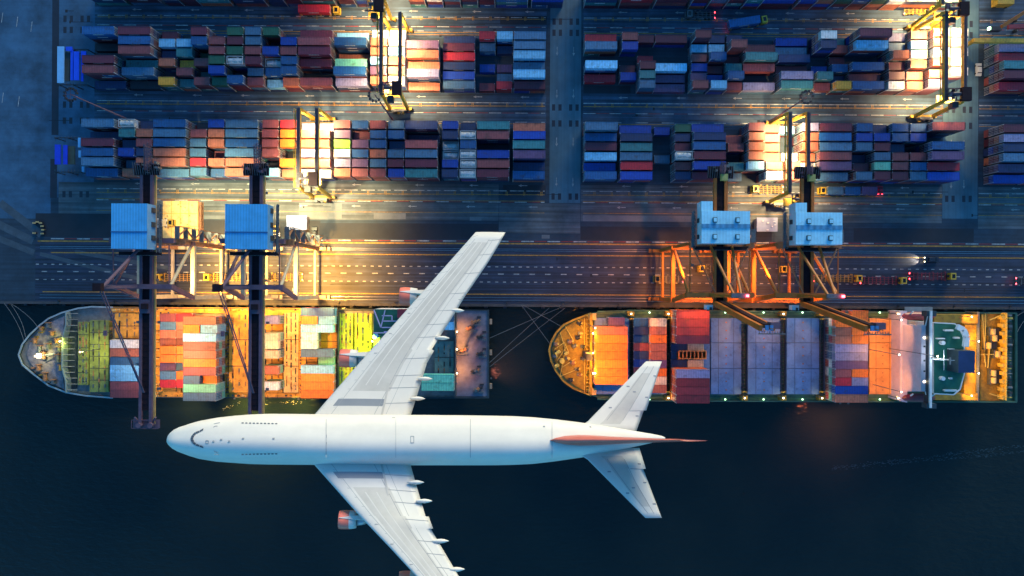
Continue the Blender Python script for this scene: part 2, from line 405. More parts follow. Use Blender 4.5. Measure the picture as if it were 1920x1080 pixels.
A = ["B4L m4L m2 k1 m4 . g4 s4 g4 . m3L l2L w3 w3 . . n1L R3 l3 s3L",
     "k1L B4L l3 l3 B4 r4 m4 s4 . b4 r4L B4L o4 w4 p3L m2L s2 n1 s3L",
     "k1L r4L n2 t3 g1 r4 g4 r4 b4 r4 m4L c1L o4 l4 o3L R2L . . l3L",
     "m4L t2L o3 y2 r3 g4 e4 m4 e3 B4 m3L G3L l4 o4 o2L n2L b1 p1 s2L",
     "r4L s3L . r3 t1 b4 . s3 B3 B4 . . B4L p4 o4 P3L b2L . s1 l3L",
     "n1L k1L y3 t2 r3 g3 B4 r3 l2 o3 r3L P3L o4 w4 o1L s2L m1 R2 m2L"]
B_ = ["s4L e4 n3 B4L k2 b4 s4L r4 R4 P2L r4 B4 r4 s4 n4L b4 n3 t4L o3L",
      "n2L t4 o4 s4L r4 o4 s4L r4 O4 o4L p4 m3 B4 B4 n1L n4 e4 r4L b4L",
      "m4L n3 r4 B4L s4 o4 B4L r4 O4 o4L E4 p4 B4 n3 r4L e3 B4 . . t4L",
      "B4L b4 n4 o4L s4 m2 s4L r4 k1 P4L w4 B4 o4 s4 s4L e3 e4 b4L p4L",
      "s4L s2 o4 o4L R4 o4 o4L k1 O4 o4L P4 p4 s4 m4 m4L b4 e4 r4L n2L",
      "B3L o3 o3 s3L s4 B3 o4L l4 o3 w3L o4 r4 r4 b4 t4L n4 e4 m4L B3L"]
C_ = ["R2L r3 m2 m2L m4 n2 n2 . . b1L w4 t1 m5L P3 o4 o5 w5",
      "s3L b3 . . . l2 l2 r4 m2L s1L n4 r2 l4L s3 l4 o5 w5",
      ". . . R1 . . r2 B3 m1 t3L n2L . m1 . . o4 w4 w5 w5",
      "l3L m1 m3 l2L b2 m1 t2 r2L m1L b1 B2 B3L m3 o4 o5 w5",
      "R1L b2 t3 p1L p2 b1 B3 . . P3L t3 n1 m2L m3 o3 o4 w5",
      ". . . s3 p1L r3 l3 r2 P2L t3L r2 y3 B3L w3 o3 P4 ."]
D_ = ["s4L b2L b1 g3 b3L . r4 o3 l2 P4 m4L B4 n3 B4 B4 r5L",
      "B3L n3L . n3 n4L r2 o4 o3 . o4 B4L b4 b4 B4 b4 . .",
      "m3L t3L . m3 B4L r3 o4 o3 . o4 s4L s4 m4 n3 . B5L",
      "l3L s3L s1 e4 m4L . o4 o3 w3 o3 r4L n2 s4 r4 r4 p5L",
      "b2L R3L . r3 b4L t3 l4 o4 o4 w3 p4L m3 G4 r4 B4 R4L",
      "B3L b3L . n3 m3L s2 . w4 o4 k3 s3L s4 m4 m4 s4 b4L"]
for nm, rows, n in (('A', A, 26), ('B', B_, 26), ('C', C_, 21), ('D', D_, 21)):
    for q, r in enumerate(rows):
        t = sum(2 if x.endswith('L') else 1 for x in r.split())
        if t != n: print('ROWLEN', nm, q, t)
block(184, 73.3, A, 'upper left'); block(184, 240.1, B_, 'lower left')
block(1091, 73.3, C_, 'upper right'); block(1091, 240.1, D_, 'lower right')
block(1842, 90.7, ["P3L p3L", "R3L m3L", "t4L t4L", "m4L n3L", "R3L R2L"], 'far right upper')
block(1842, 73.3, ["t2L n1L"], 'far right uppermost')
block(1842, 240.1, ["m4L m4L", "P4L P3L", "n4L n3L", "s4L t3L", "p3L p2L", "b2L R1L"], 'far right lower')
block(184, 15 - 17.36 * 2 + 2.9, ["m4L B4L s4 r4 n4 m4 r4L n4 m4 B4L t4 . . . . o4 w4 m4 s4 B4L B4L", "B4L B4L w3 m3 t2L n3L n3 m3 m3L m3 s3 . . o3 w3 s3 m3 m3 B3L b3L"], 'top left')
block(1091, 15 - 17.36 * 2 + 2.9, ["m4L n4L s4 B4 n4L R4 m4 B4 B4 n4 t4 B4 m4 n4 w4L w4", "n3L R3L m3L m3 s3 m3 t3 b3L b3 o3 g3 B3 g3 w3 w4L w4"], 'top right')

b = MB(); mf = M('foam', (.022, .048, .06), .5, var=.3)
for k in range(520):
    x = R.uniform(1560, 1990) if k % 3 else R.uniform(1780, 1990); yc = 885 - (x - 1500) * .105 + R.choice([-5, 5]) * (x - 1500) / 400 + R.gauss(0, 1.8)
    p = U(x, yc, -4); a, c = R.uniform(.1, .55), R.uniform(.05, .14); b.poly([(p.x - a, p.y - c, -3.98), (p.x + a, p.y - c * .4, -3.98), (p.x + a * .6, p.y + c, -3.98), (p.x - a * .7, p.y + c, -3.98)], mf)
tag(b.build('wake_foam'), 'faint streak of broken foam across the dark water at right', 'foam', kind='stuff')
b = MB(); mf = M('foam_painted_lit', (.5, .45, .3), .5, var=.3)  # foam in a paler, warmer colour that carries its lamplight
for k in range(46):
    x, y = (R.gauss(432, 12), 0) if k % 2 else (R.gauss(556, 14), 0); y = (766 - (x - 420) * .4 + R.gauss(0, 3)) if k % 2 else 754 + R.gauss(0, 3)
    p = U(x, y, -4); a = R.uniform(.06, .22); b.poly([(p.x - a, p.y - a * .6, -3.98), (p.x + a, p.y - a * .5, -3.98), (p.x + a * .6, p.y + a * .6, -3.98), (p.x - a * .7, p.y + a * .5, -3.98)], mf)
tag(b.build('foam_specks'), 'small foam specks coloured as lamplit on the water beside the left ship', 'foam', kind='stuff')
# ------------------------------------------------------------------ ships
WARM, ORG, YG, GRN, WHT = (1.0, .62, .26), (1.0, .42, .08), (.95, .85, .12), (.55, 1.0, .35), (1.0, .85, .62)
def lens(name, colr, s=14): return M(name, (.9, .9, .9), .4, var=0, emit=colr, strength=s)
m_lensw = lens('lit_lamp_warm', (1, .82, .5), 7); m_lensr = lens('lit_lamp_red', (1, .03, .04), 8); m_lensg = lens('lit_lamp_green', (.5, 1, .5), 3)
m_hull1 = M('dark_hull_paint', (.03, .045, .055), .5, var=.3); m_hull2 = M('green_hull_paint', (.05, .12, .08), .5, var=.3)
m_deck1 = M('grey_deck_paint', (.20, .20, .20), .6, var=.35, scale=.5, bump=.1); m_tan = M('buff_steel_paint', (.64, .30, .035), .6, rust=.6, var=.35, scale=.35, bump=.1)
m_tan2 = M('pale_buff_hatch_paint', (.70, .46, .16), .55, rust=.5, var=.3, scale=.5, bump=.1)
m_grn1 = M('moss_green_hatch_paint', (.20, .22, .05), .6, rust=.5, var=.45, scale=.35, bump=.1)
m_whp = M('white_ship_paint', (.66, .66, .66), .45, var=.12, scale=.6); m_blk = M('black_paint', (.02, .02, .025), .5, var=.2)
m_teal = M('dark_green_deck_paint', (.012, .11, .075), .5, var=.3, scale=.4); m_rusty = M('rusty_machinery', (.30, .13, .06), .7, var=.4, scale=1.5)
m_hatch2 = M('blue_grey_hatch_paint', (.11, .20, .40), .5, var=.3, scale=.18, bump=.06, rust=.5); m_hatcho = M('buff_orange_hatch_paint', (.60, .25, .07), .5, rust=.4, var=.25, scale=.2, bump=.06)
m_seam = M('dark_seam', (.03, .03, .035), .7, var=0); m_gold = M('yellow_deck_paint', (.30, .17, .015), .6, rust=.6, var=.4, scale=.6, bump=.1)
m_redb = M('dark_red_boat_paint', (.22, .03, .04), .4, var=.2); m_rope = M('mooring_rope', (.13, .15, .17), .8, var=0)
m_mach = M('machinery_paint', (.12, .13, .14), .5, .3, var=.4, scale=2)

def ship_root(name, label, px, py):
    return thing(name, label, 'ship', U(px, py, -4))
def outline(pts, z): return [(U(x, y, z).x, U(x, y, z).y) for x, y in pts]
def hull(root, pts, zd, mh, md, flare=.93, name='hull'):
    o = outline(pts, zd); cx = sum(p[0] for p in o) / len(o); cy = (min(p[1] for p in o) + max(p[1] for p in o)) / 2
    lo = [(cx + (p[0] - cx) * flare, cy + (p[1] - cy) * .97) for p in o]
    b = MB(); b.hexa([(*p, -4.6) for p in lo][::-1], [(*p, zd) for p in o][::-1], mh, md); part(b, name, root)
    r = MB(); n = len(o)
    for i in range(n):
        p, q = o[i], o[(i + 1) % n]
        c1 = (p[0] + (cx - p[0]) * .004, p[1] + (cy - p[1]) * .02); c2 = (q[0] + (cx - q[0]) * .004, q[1] + (cy - q[1]) * .02)
        r.hexa([(*p, zd + .01), (*q, zd + .01), (*c2, zd + .01), (*c1, zd + .01)][::-1], [(*p, zd + 1.1), (*q, zd + 1.1), (*c2, zd + 1.1), (*c1, zd + 1.1)][::-1], mh)
    return o, r
def rbox(b, x0, x1, y0, y1, z0, z1, m, mtop=None):
    """box whose TOP appears at photo pixels x0..x1, y0..y1"""
    p, q = U(x0, y1, z1), U(x1, y0, z1); b.box(p.x, q.x, p.y, q.y, z0, z1, m, mtop)
def ship_lamp(root, px, py, z, watts, colr, tgt=None, size=150, m=None, pole=1.6):
    p = U(px, py, z); b = MB(); b.tube((p.x, p.y, z - pole), (p.x, p.y, z - .25), .12, m_mach, 6); b.box(p.x - .22, p.x + .22, p.y - .22, p.y + .22, z - .24, z, m or m_lensw)
    o = part(b, 'deck_lamp', root)
    if watts:
        t = (p.x, p.y, 0) if tgt is None else U(*tgt)
        l = spot((p.x, p.y, z - .6), t, watts, colr, size, .6, o, root, .3)
    return o
ship_cont = 0
def sstack(px0, py, zt, tiers, L_, c, label, lowset='ronsRotBlm'):
    L_m = CL if L_ == 'L' else CS
    p = U(px0, py, zt)
    stack(p.x + L_m / 2, p.y, zt - tiers * (CH + .02), tiers, L_m, c, label, lowset, .12)

# --- ship one (left)
s1 = ship_root('container_ship', 'grey container ship with buff hatches berthed under two blue-roofed quay cranes, dark stern deck', 480, 662)
ZD = 6.0
o1 = [(39, 665), (46, 645), (60, 627), (78, 610), (95, 597), (120, 586), (150, 578), (175, 575), (215, 576), (917, 581), (917, 746), (215, 745), (165, 741), (128, 735), (95, 722), (66, 700), (46, 683)]
oo, rim = hull(s1, o1, ZD, m_hull1, m_deck1); part(rim, 'bulwark', s1)
def edge_strip(root, pts, z, m, w_=.5, name='rubbing_strake'):
    b = MB(); o = outline(pts, z)
    for i in range(len(o) - 1): b.bar((*o[i], z + 1.15), (*o[i + 1], z + 1.15), w_, .15, m)
    part(b, name, root)
edge_strip(s1, [o1[k] for k in (8, 7, 6, 5, 4, 3, 2, 1, 0, 16, 15, 14, 13, 12, 11)], ZD, M('grey_rail_paint', (.3, .34, .36), .5, var=.2), .6)
# forecastle, breakwater
b = MB(); q = [(50, 665), (56, 643), (72, 622), (96, 603), (121, 592), (117, 640), (116, 690), (121, 731), (98, 718), (72, 697), (56, 680)]
b.prism(outline(q, ZD + .6), ZD + .02, ZD + .6, M('forecastle_paint', (.24, .20, .22), .6, rust=.5, var=.45, scale=.5)); part(b, 'forecastle_deck', s1)
b = MB()
for (a, c) in (((123, 585), (123, 609)), ((123, 609), (117, 634)), ((117, 634), (116, 690)), ((116, 690), (123, 715)), ((123, 715), (123, 736))):
    p, q = U(*a, ZD + 3.4), U(*c, ZD + 3.4); b.bar((p.x, p.y, ZD + 1.9), (q.x, q.y, ZD + 1.9), .35, 3.2, M('breakwater_paint', (.20, .26, .27), .5, var=.15))
for y in range(588, 738, 11):
    e = 6 if 625 < y < 700 else 0
    p, q = U(122 - e, y, ZD + 3), U(146 - e, y, ZD + 1.2); b.bar(p, q, .25, .5, m_deck1)
part(b, 'breakwater', s1)
b = MB(); rbox(b, 124, 144, 598, 728, ZD + .02, ZD + .5, m_hull1); part(b, 'recessed_deck', s1)
for x, y in ((72, 655), (80, 667), (88, 650), (104, 640), (108, 655), (106, 672), (112, 690), (70, 690), (82, 707), (75, 617), (88, 610), (95, 626), (63, 640), (98, 716)):
    b = MB(); p = U(x, y, ZD + 2); s_ = R.uniform(.5, 1.4)
    b.tube((p.x, p.y - s_, ZD + 1.4), (p.x, p.y + s_, ZD + 1.4), .7, R.choice([m_rusty, m_mach, m_tan]), 10); b.box(p.x - .9, p.x + .9, p.y - s_ - .3, p.y - s_ - .02, ZD + .62, ZD + 2.1, m_mach)
    b.box(p.x - .9, p.x + .9, p.y + s_ + .02, p.y + s_ + .3, ZD + .62, ZD + 2.1, m_rusty)
    part(b, 'mooring_winch', s1)
b = MB()
for sgn, (x0, y0), (x1, y1) in ((1, (80, 670), (112, 662)), (1, (90, 640), (115, 632)), (1, (84, 678), (108, 668))):
    b.bar(U(x0, y0, ZD + 1), U(x1, y1, ZD + 1), .5, .5, m_mach)
part(b, 'anchor_chains', s1)
b = MB()
for a, c in (((60, 640), (92, 606)), ((62, 690), (92, 716))):
    for k in range(5):
        p = U(a[0] + (c[0] - a[0]) * k / 4, a[1] + (c[1] - a[1]) * k / 4, ZD + 1); b.box(p.x - .7, p.x + .7, p.y - .3, p.y + .3, ZD + .62, ZD + 1.3, R.choice([m_mach, m_rusty, m_gold]))
part(b, 'bollard', s1)
b = MB(); p = U(64, 667, ZD + 9); b.tube((p.x + 2, p.y, ZD + .6), (p.x + 2, p.y, ZD + 9), .25, m_whp, 8, .15); b.box(p.x + 1.3, p.x + 2.7, p.y - .7, p.y + .7, ZD + 9.02, ZD + 9.6, m_lensw)
fm = part(b, 'foremast', s1)
def hatch(root, x0, x1, y0, y1, z0, z1, m, nx=1, ny=3, bolts=True, name='hatch_cover'):
    b = MB(); rbox(b, x0, x1, y0, y1, z0, z1, m)
    for k in range(1, ny):
        y = y0 + (y1 - y0) * k / ny; p, q = U(x0, y, z1), U(x1, y, z1); b.box(p.x, q.x, p.y - .12, p.y + .12, z1 + .005, z1 + .06, m_seam)
    for k in range(1, nx):
        x = x0 + (x1 - x0) * k / nx; p, q = U(x, y0, z1), U(x, y1, z1); b.box(p.x - .1, p.x + .1, q.y, p.y, z1 + .061, z1 + .1, m_seam)
    if bolts:
        for k in range(int((y1 - y0) / 5)):
            for f in (.2, .5, .8):
                if R.random() < .45: continue
                p = U(x0 + (x1 - x0) * f, y0 + 2.5 + 5 * k, z1); s_ = R.uniform(.12, .3); t = R.uniform(.3, 1.1)
                b.box(p.x - s_, p.x + s_, p.y - t, p.y + t, z1 + .01, z1 + .14, R.choice([m_rusty, m_seam, m_mach]))
    return part(b, name, root)
HZ = ZD + 2.2
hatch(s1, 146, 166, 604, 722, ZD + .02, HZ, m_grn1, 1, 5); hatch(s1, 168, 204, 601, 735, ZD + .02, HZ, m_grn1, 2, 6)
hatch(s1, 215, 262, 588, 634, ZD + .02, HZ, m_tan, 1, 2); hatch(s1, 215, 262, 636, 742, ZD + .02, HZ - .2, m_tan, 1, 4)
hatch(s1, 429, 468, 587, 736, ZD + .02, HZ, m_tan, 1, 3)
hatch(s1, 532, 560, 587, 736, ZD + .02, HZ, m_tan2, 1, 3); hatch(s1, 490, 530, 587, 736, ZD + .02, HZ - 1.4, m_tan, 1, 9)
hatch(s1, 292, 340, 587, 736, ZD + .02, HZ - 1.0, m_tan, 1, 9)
m_lime_light = M('hatch_paint_with_lime_light', (.36, .42, .03), .6, rust=.5, var=.3)  # yellow-green pool of deck light put into the hatch colour
hatch(s1, 636, 662, 588, 744, ZD + .02, HZ, m_lime_light, 1, 2); hatch(s1, 664, 697, 588, 744, ZD + .02, HZ, m_lime_light, 1, 2)
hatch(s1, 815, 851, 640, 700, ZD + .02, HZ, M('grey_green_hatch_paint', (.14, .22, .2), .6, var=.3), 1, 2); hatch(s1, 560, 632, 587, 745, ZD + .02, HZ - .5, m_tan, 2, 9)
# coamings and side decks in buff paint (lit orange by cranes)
b = MB()
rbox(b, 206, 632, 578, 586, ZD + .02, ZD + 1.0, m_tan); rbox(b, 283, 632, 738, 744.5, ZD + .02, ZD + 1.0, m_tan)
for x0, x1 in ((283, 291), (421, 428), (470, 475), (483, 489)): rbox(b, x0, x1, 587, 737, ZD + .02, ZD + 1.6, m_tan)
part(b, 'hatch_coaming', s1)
b = MB()
for x in list(range(210, 632, 9)):
    for y in (581, 742):
        if R.random() < .75: rbox(b, x, x + R.uniform(1.5, 6), y - R.uniform(.5, 2.2), y + R.uniform(.5, 1.8), ZD + 1.01, ZD + 1.01 + R.uniform(.2, .9), R.choice([m_seam, m_rusty, m_tan2, m_tan, m_mach]))
for x in (285, 288, 423, 426, 562, 634, 206):
    for y in range(590, 736, 6):
        if R.random() < .7: rbox(b, x, x + 1.6, y, y + R.uniform(2, 4), ZD + 1.61, ZD + 2.6, R.choice([m_seam, m_mach, m_rusty]))
part(b, 'lashing_gear', s1)
b = MB(); rbox(b, 632.5, 635, 587, 744, ZD + .02, ZD + 4, m_hull1); part(b, 'lashing_bridge', s1); b = MB(); rbox(b, 852, 855, 583, 744, ZD + .02, ZD + 5, m_hull1); part(b, 'lashing_bridge', s1)
b = MB()
for y in range(592, 740, 16): rbox(b, 291.5, 298, y, y + 1, ZD + 1.0, ZD + 4, m_tan2); 
part(b, 'cell_guide', s1)
# superstructure
b = MB(); rbox(b, 700, 760, 580, 744, ZD + .02, 19, m_whp, m_teal); part(b, 'superstructure', s1)
m_vio = M('lilac_rail_paint', (.45, .38, .6), .5, var=.1)
b = MB()
for a in (((701, 581), (714, 614)), ((714, 614), (722, 582)), ((716, 614), (760, 614)), ((716, 592), (735, 592)), ((716, 602), (744, 602)), ((735, 592), (735, 602)), ((720, 622), (750, 622)), ((700, 624), (760, 624)), ((744, 602), (744, 612))):
    b.bar(U(*a[0], 20), U(*a[1], 20), .35, .4, m_vio)
part(b, 'upper_railing', s1)
b = MB(); rbox(b, 745, 775, 580, 596, 19.02, 23, m_redb); rbox(b, 748, 765, 700, 726, 19.02, 24, m_hull1); part(b, 'funnel', s1)
b = MB(); p = U(703, 631, 21); b.tube((p.x, p.y, 19.02), (p.x, p.y, 21), 1.0, M('blue_vent_paint', (.1, .3, .6), .5), 12); part(b, 'vent', s1)
# stern deck
b = MB(); rbox(b, 856, 916, 583, 743, ZD + .02, ZD + .8, M('stern_deck_paint', (.13, .13, .17), .6, var=.35, scale=.3)); part(b, 'stern_deck', s1)
for x, y in ((893, 600), (898, 727), (893, 693), (868, 655), (903, 628), (883, 612), (903, 660)):
    b = MB(); p = U(x, y, ZD + 2)
    for k in range(3): 
        b.tube((p.x - 1.6 + k * 1.1, p.y - 1.3 + k * .4, ZD + 1.6), (p.x - 1.0 + k * 1.1, p.y - .6 + k * .4, ZD + 1.6), .8 - .15 * k, R.choice([m_mach, m_rusty, m_blk]), 10)
    b.box(p.x - 2.2, p.x + 1.8, p.y - 2.2, p.y - 1.5, ZD + .82, ZD + 1.5, m_mach); b.box(p.x + .3, p.x + 1.8, p.y + .9, p.y + 1.4, ZD + .82, ZD + 1.7, m_blk)
    part(b, 'stern_winch', s1)
b = MB(); b.truss(U(868, 652, ZD + 2), U(886, 617, ZD + 2), .5, .5, 8, .12, m_mach); part(b, 'gangway', s1)
b = MB()
for y in (603, 661, 724): p = U(920, y, ZD); b.box(p.x - .4, p.x + .5, p.y - 1, p.y + 1, ZD - 1, ZD + .3, M('fairlead_paint', (.3, .22, .15), .5))
part(b, 'fairlead', s1)
SH1 = 'aboard the left ship'
bay = 'bow bay'
for y, c in ((645, 'w'), (661, 'o'), (677, 'P'), (692, 'l'), (707, 'l'), (723, 'r'), (738, 'r')):
    sstack(206, y, ZD + 2.3 + 2.64 * 2, 2, 'L', c if c != 'P' else 's', 'long %s container beside the left crane boom, %s row from quay, %s' % (PAL[c if c != 'P' else 's'][0], ordn([645, 661, 677, 692, 707, 723, 738].index(y)), bay))
ys = [595.5, 611, 626.5, 641, 656.5, 672.5, 688, 704, 719.5]
for k, (a, c2) in enumerate((('r', 'R'), ('s', 'o'), ('o', 'o'), ('c', 'c'), ('O', 'O'), ('O', 'O'), ('p', 's'), ('s', 'O'), ('R', 'R'))):
    z = ZD + 1.3 + 2.64 * (2 if k not in (3, 6) else 1)
    for e, cc in ((0, a), (31, c2)):
        sstack(299.5 + e, ys[k], z, 1, 'S', cc, 'short %s container, %s, %s row from quay, second bay of left ship' % (PAL[cc][0], 'left half' if e == 0 else 'right half', ordn(k)))
for k, row in enumerate(("cL", "O l", "lL", "cL", "oL", "OL", "rL", "s O", "GL", "sL")):
    y = 601 + k * 15.9; z = ZD + 2.3 + 2.64 * 3
    if 'L' in row: sstack(343, y, z, 3, 'L', row[0], 'long %s container topping the %s row from quay, tall bay between the booms' % (PAL[row[0]][0], ordn(k)), 'rOolslRGP')
    else:
        a, c2 = row.split(); sstack(343, y, z, 3, 'S', a, 'short %s container, left half of %s row from quay, tall bay between the booms' % (PAL[a][0], ordn(k)), 'rOols')
        sstack(376, y, z if k == 1 else z - 2.6, 3 if k == 1 else 2, 'S', c2, 'short %s container, right half of %s row from quay, tall bay between the booms' % (PAL[c2][0], ordn(k)), 'rOols')
for k, (y, c) in enumerate(((600, 'P'), (632, 'T'), (647, 'T'), (664.5, 'T'), (694, 'o'), (724, 'w'))):
    sstack(491, y, ZD + 1.0 + 2.64 * 3, 3, 'S', c, 'short %s container right of the second boom, %s one from quay' % (PAL[c][0], ordn(k)), 'Ggrkt')
for k, row in enumerate(("BL", "O l", "lL", "w .", "w .", "sL", ". G", "lL", "OL", "OL", "OL")):
    y = 585 + k * 15.4; z = ZD + 2.0 + 2.64 * 2
    if 'L' in row: sstack(564, y, z, 2, 'L', row[0], 'long %s container in %s row from quay, bay under the inner engine' % (PAL[row[0]][0], ordn(k)))
    else:
        a, c2 = row.split()
        if a != '.': sstack(564, y, z + 1, 2, 'S', a, 'short %s container, left half of %s row, bay under the inner engine' % (PAL[a][0], ordn(k)))
        if c2 != '.': sstack(597, y, z if c2 == 'l' else z - 2.6, 2 if c2 == 'l' else 1, 'S', c2, 'short %s container, right half of %s row, bay under the inner engine' % (PAL[c2][0], ordn(k)))
for k, (y, c) in enumerate(((596, 's'), (611, 'l'), (619, None), (709.5, 'G'), (725, 'G'))):
    if c: sstack(790, y, ZD + 2.0 + 2.64 * 2, 2, 'L', c, 'long %s container at the stern of the left ship, %s one from quay' % (PAL[c][0], ordn(min(k, 3) if k < 3 else k - 1)))

# --- ship two (right)
s2 = ship_root('container_ship', 'long container ship with yellow bow deck, blue-grey hatches and pinkish-white bridge near its lit stern', 1465, 668)
o2 = [(1029, 657), (1033, 641), (1042, 624), (1056, 609), (1074, 600), (1108, 587), (1135, 583), (1175, 581.5), (1250, 582), (1902, 587), (1902, 753), (1250, 751), (1175, 750), (1135, 748), (1108, 741), (1074, 727), (1056, 714), (1042, 695), (1033, 676)]
oo2, rim2 = hull(s2, o2, ZD, m_hull2, m_hull2); part(rim2, 'bulwark', s2)
edge_strip(s2, [o2[k] for k in (5, 4, 3, 2, 1, 0, 18, 17, 16, 15, 14)], ZD, m_gold, .7)
edge_strip(s2, [(1175, 750), (1250, 751), (1902, 753), (1902, 587), (1250, 582), (1175, 581.5)], ZD, m_hull2, .4, 'ship_rail')
q = [(1035, 657), (1040, 640), (1049, 624), (1061, 612), (1078, 603), (1104, 592), (1104, 737), (1078, 723), (1061, 710), (1049, 694), (1040, 676)]
b = MB(); b.prism(outline(q, ZD + .5), ZD + .02, ZD + .5, m_gold); part(b, 'forecastle_deck', s2)
b = MB()
m_goldl = M('pale_yellow_rail_paint', (.62, .42, .08), .5, var=.1)
for a in (((1050, 622), (1060, 655)), ((1060, 655), (1050, 706)), ((1060, 612), (1076, 640)), ((1040, 655), (1058, 642)), ((1058, 642), (1066, 660)), ((1052, 690), (1080, 672)), ((1084, 600), (1098, 625)), ((1045, 676), (1062, 650)), ((1096, 596), (1096, 735)), ((1100, 596), (1100, 735)), ((1050, 706), (1088, 690))):
    b.bar(U(*a[0], ZD + 1), U(*a[1], ZD + 1), .22, .5, m_goldl)
part(b, 'pipe_run', s2)
for x, y in ((1054, 676), (1070, 640), (1078, 648), (1085, 632), (1090, 625), (1066, 672), (1075, 680), (1084, 692), (1088, 702), (1062, 662), (1044, 645), (1046, 660), (1044, 685), (1072, 712), (1088, 606), (1042, 668), (1095, 650), (1094, 672)):
    b = MB(); p = U(x, y, ZD + 1.5); s_ = R.uniform(.3, .9); mm = R.choice([m_mach, m_blk, m_goldl, m_rusty])
    b.tube((p.x - s_, p.y - s_, ZD + 1.2), (p.x + s_, p.y + s_ * .4, ZD + 1.2), .65, mm, 9); b.tube((p.x + s_, p.y, ZD + .52), (p.x + s_, p.y, ZD + 1.9), .35, m_goldl, 8); b.box(p.x - 1.2, p.x - .5, p.y - .6, p.y + .6, ZD + .52, ZD + 1.3, R.choice([m_blk, m_mach]))
    part(b, 'mooring_winch', s2)
b = MB(); p = U(1054, 677, ZD + 2); b.tube((p.x, p.y, ZD + .5), (p.x, p.y, ZD + 2.2), 1.0, m_goldl, 14); part(b, 'vent', s2)
b = MB(); rbox(b, 1105, 1111, 588, 741, ZD + .02, ZD + 4, m_gold); rbox(b, 1104, 1118, 588, 600, ZD + .02, ZD + 3.0, m_tan2); rbox(b, 1104, 1118, 728, 741, ZD + .02, ZD + 3.0, m_tan2)
for y in range(592, 740, 7): rbox(b, 1100, 1104.5, y, y + 1, ZD + .52, ZD + 3, m_goldl)
part(b, 'breakwater', s2)
b = MB(); rbox(b, 1100, 1110, 663, 676, ZD + .6, ZD + 13, m_hull1); rbox(b, 1098, 1109, 661, 663, ZD + 12, ZD + 13.2, m_tan2); part(b, 'foremast', s2)
HB = 8.2
def hb(x0, x1, m, nm='hatch_cover'):
    for (y0, y1) in ((597, 642.2), (643.4, 690), (691.2, 739)):
        b = MB(); rbox(b, x0, x1, y0, y1, ZD + .02, HB, m)
        for f in (.25, .5, .75):
            for k in range(3):
                p = U(x0 + (x1 - x0) * f, y0 + (y1 - y0) * (k + .5) / 3, HB)
                if f == .5: b.tube((p.x, p.y, HB + .005), (p.x, p.y, HB + .15), .28, m_rusty, 8)
                else: b.box(p.x - .06, p.x + .06, p.y - 1.6, p.y + 1.6, HB + .005, HB + .05, m_seam)
        part(b, nm, s2)
hb(1333, 1390, m_hatch2); hb(1402, 1463, m_hatch2); hb(1475, 1536, m_hatch2); hb(1630, 1680, m_hatcho); hb(1258, 1331, m_hatch2); hb(1547, 1628, m_hatch2); hb(1188, 1250, m_hatch2); hb(1114, 1180, m_hatch2)
m_lash = M('lashing_bridge_steel', (.05, .05, .055), .5, .2, var=.3)
LB = (1183.5, 1253.5, 1396.5, 1469, 1541.5, 1684)
for x in LB:
    b = MB()
    for e in (-3.0, 2.2): rbox(b, x + e, x + e + .9, 592, 744, HB + 1.0, HB + 1.8, m_lash)
    for y in range(594, 745, 7): rbox(b, x - 3, x + 3, y, y + 1.2, ZD + .02, HB + 1.0, m_lash)
    for y in (598, 735): rbox(b, x - 4.2, x + 4.2, y - 1, y + 1, HB + 1.81, HB + 2.3, m_gold)
    part(b, 'lashing_bridge', s2)
    for y in (588.5, 746.5):
        b = MB(); rbox(b, x - 6, x + 6, y - 4.5, y + 4.5, ZD + .02, HB + .5, m_gold); part(b, 'lamp_platform', s2)
        if x in (1253.5, 1396.5, 1469, 1541.5, 1183.5): ship_lamp(s2, x, y, HB + 4.2, 0, YG, pole=3.6)
for x in (1218, 1432, 1505, 1360, 1650):
    for y in (586, 749): ship_lamp(s2, x, y, ZD + 1.6, 0, GRN, m=m_lensg, pole=1.2)
b = MB()
for y0 in (583.5, 744.5):
    for k in range(3): p, q = U(1120, y0 + k * 2.2, ZD), U(1684, y0 + k * 2.2, ZD); b.box(p.x, q.x, p.y - .1, p.y + .1, ZD + .05, ZD + .5, M('green_pipe_paint', (.12, .26, .13), .5, var=.2))
part(b, 'deck_pipes', s2)
# containers on ship two
def row2(x0, z, tiers, items, where, y0=604.5, dy=15.75, low='ronsRotBlm'):
    for k, it in enumerate(items):
        if it == '.': continue
        y = y0 + k * dy
        if it.endswith('L'): sstack(x0, y, z, tiers, 'L', it[0], 'long %s container, %s row from quay, %s' % (PAL[it[0]][0], ordn(k), where), low)
        else:
            for e, c in ((0, it[0]), (31.5, it[1])):
                if c != '.': sstack(x0 + e, y, z - (.9 if c == 'B' else 0), tiers, 'S', c, 'short %s container, %s half of %s row, %s' % (PAL[c][0], 'left' if e == 0 else 'right', ordn(k), where), low)
row2(1115, HB + 2.64 * 3, 3, ['oL', 'OL', 'OL', 'OL', 'OL', 'OL', 'OL'], 'bay behind the yellow bow deck', 620, 15.6, 'Orom')
sstack(1141, 603, HB + 2.64 * 2, 2, 'S', 'p', 'short plum container at quay side behind the yellow bow deck'); 
row2(1188, HB + 2.64 * 2, 2, ['.T', '.o', '.O', '.o', '.o', '.p', '.O', '.T', '.o'], 'bay crossed by the tailplane tip', 604.5, 15.6)
row2(1188, HB + 2.64, 1, ['B.', 'n.', 'B.', 'r.', 'n.', 'b.', 'r.', 'o.', 'o.'], 'low end of the tailplane bay', 605, 15.2)
row2(1268, HB + 2.64 * 4, 4, ['ML', 'ML', 'ML', 'mL'], 'red stack by the tailplane tip', 589.5, 15.8, 'OORO')
row2(1268, HB + 2.64 * 4, 4, ['PL', 'ML', 'ML', 'ML'], 'red stack at the outer side', 701, 15.8, 'OORO')
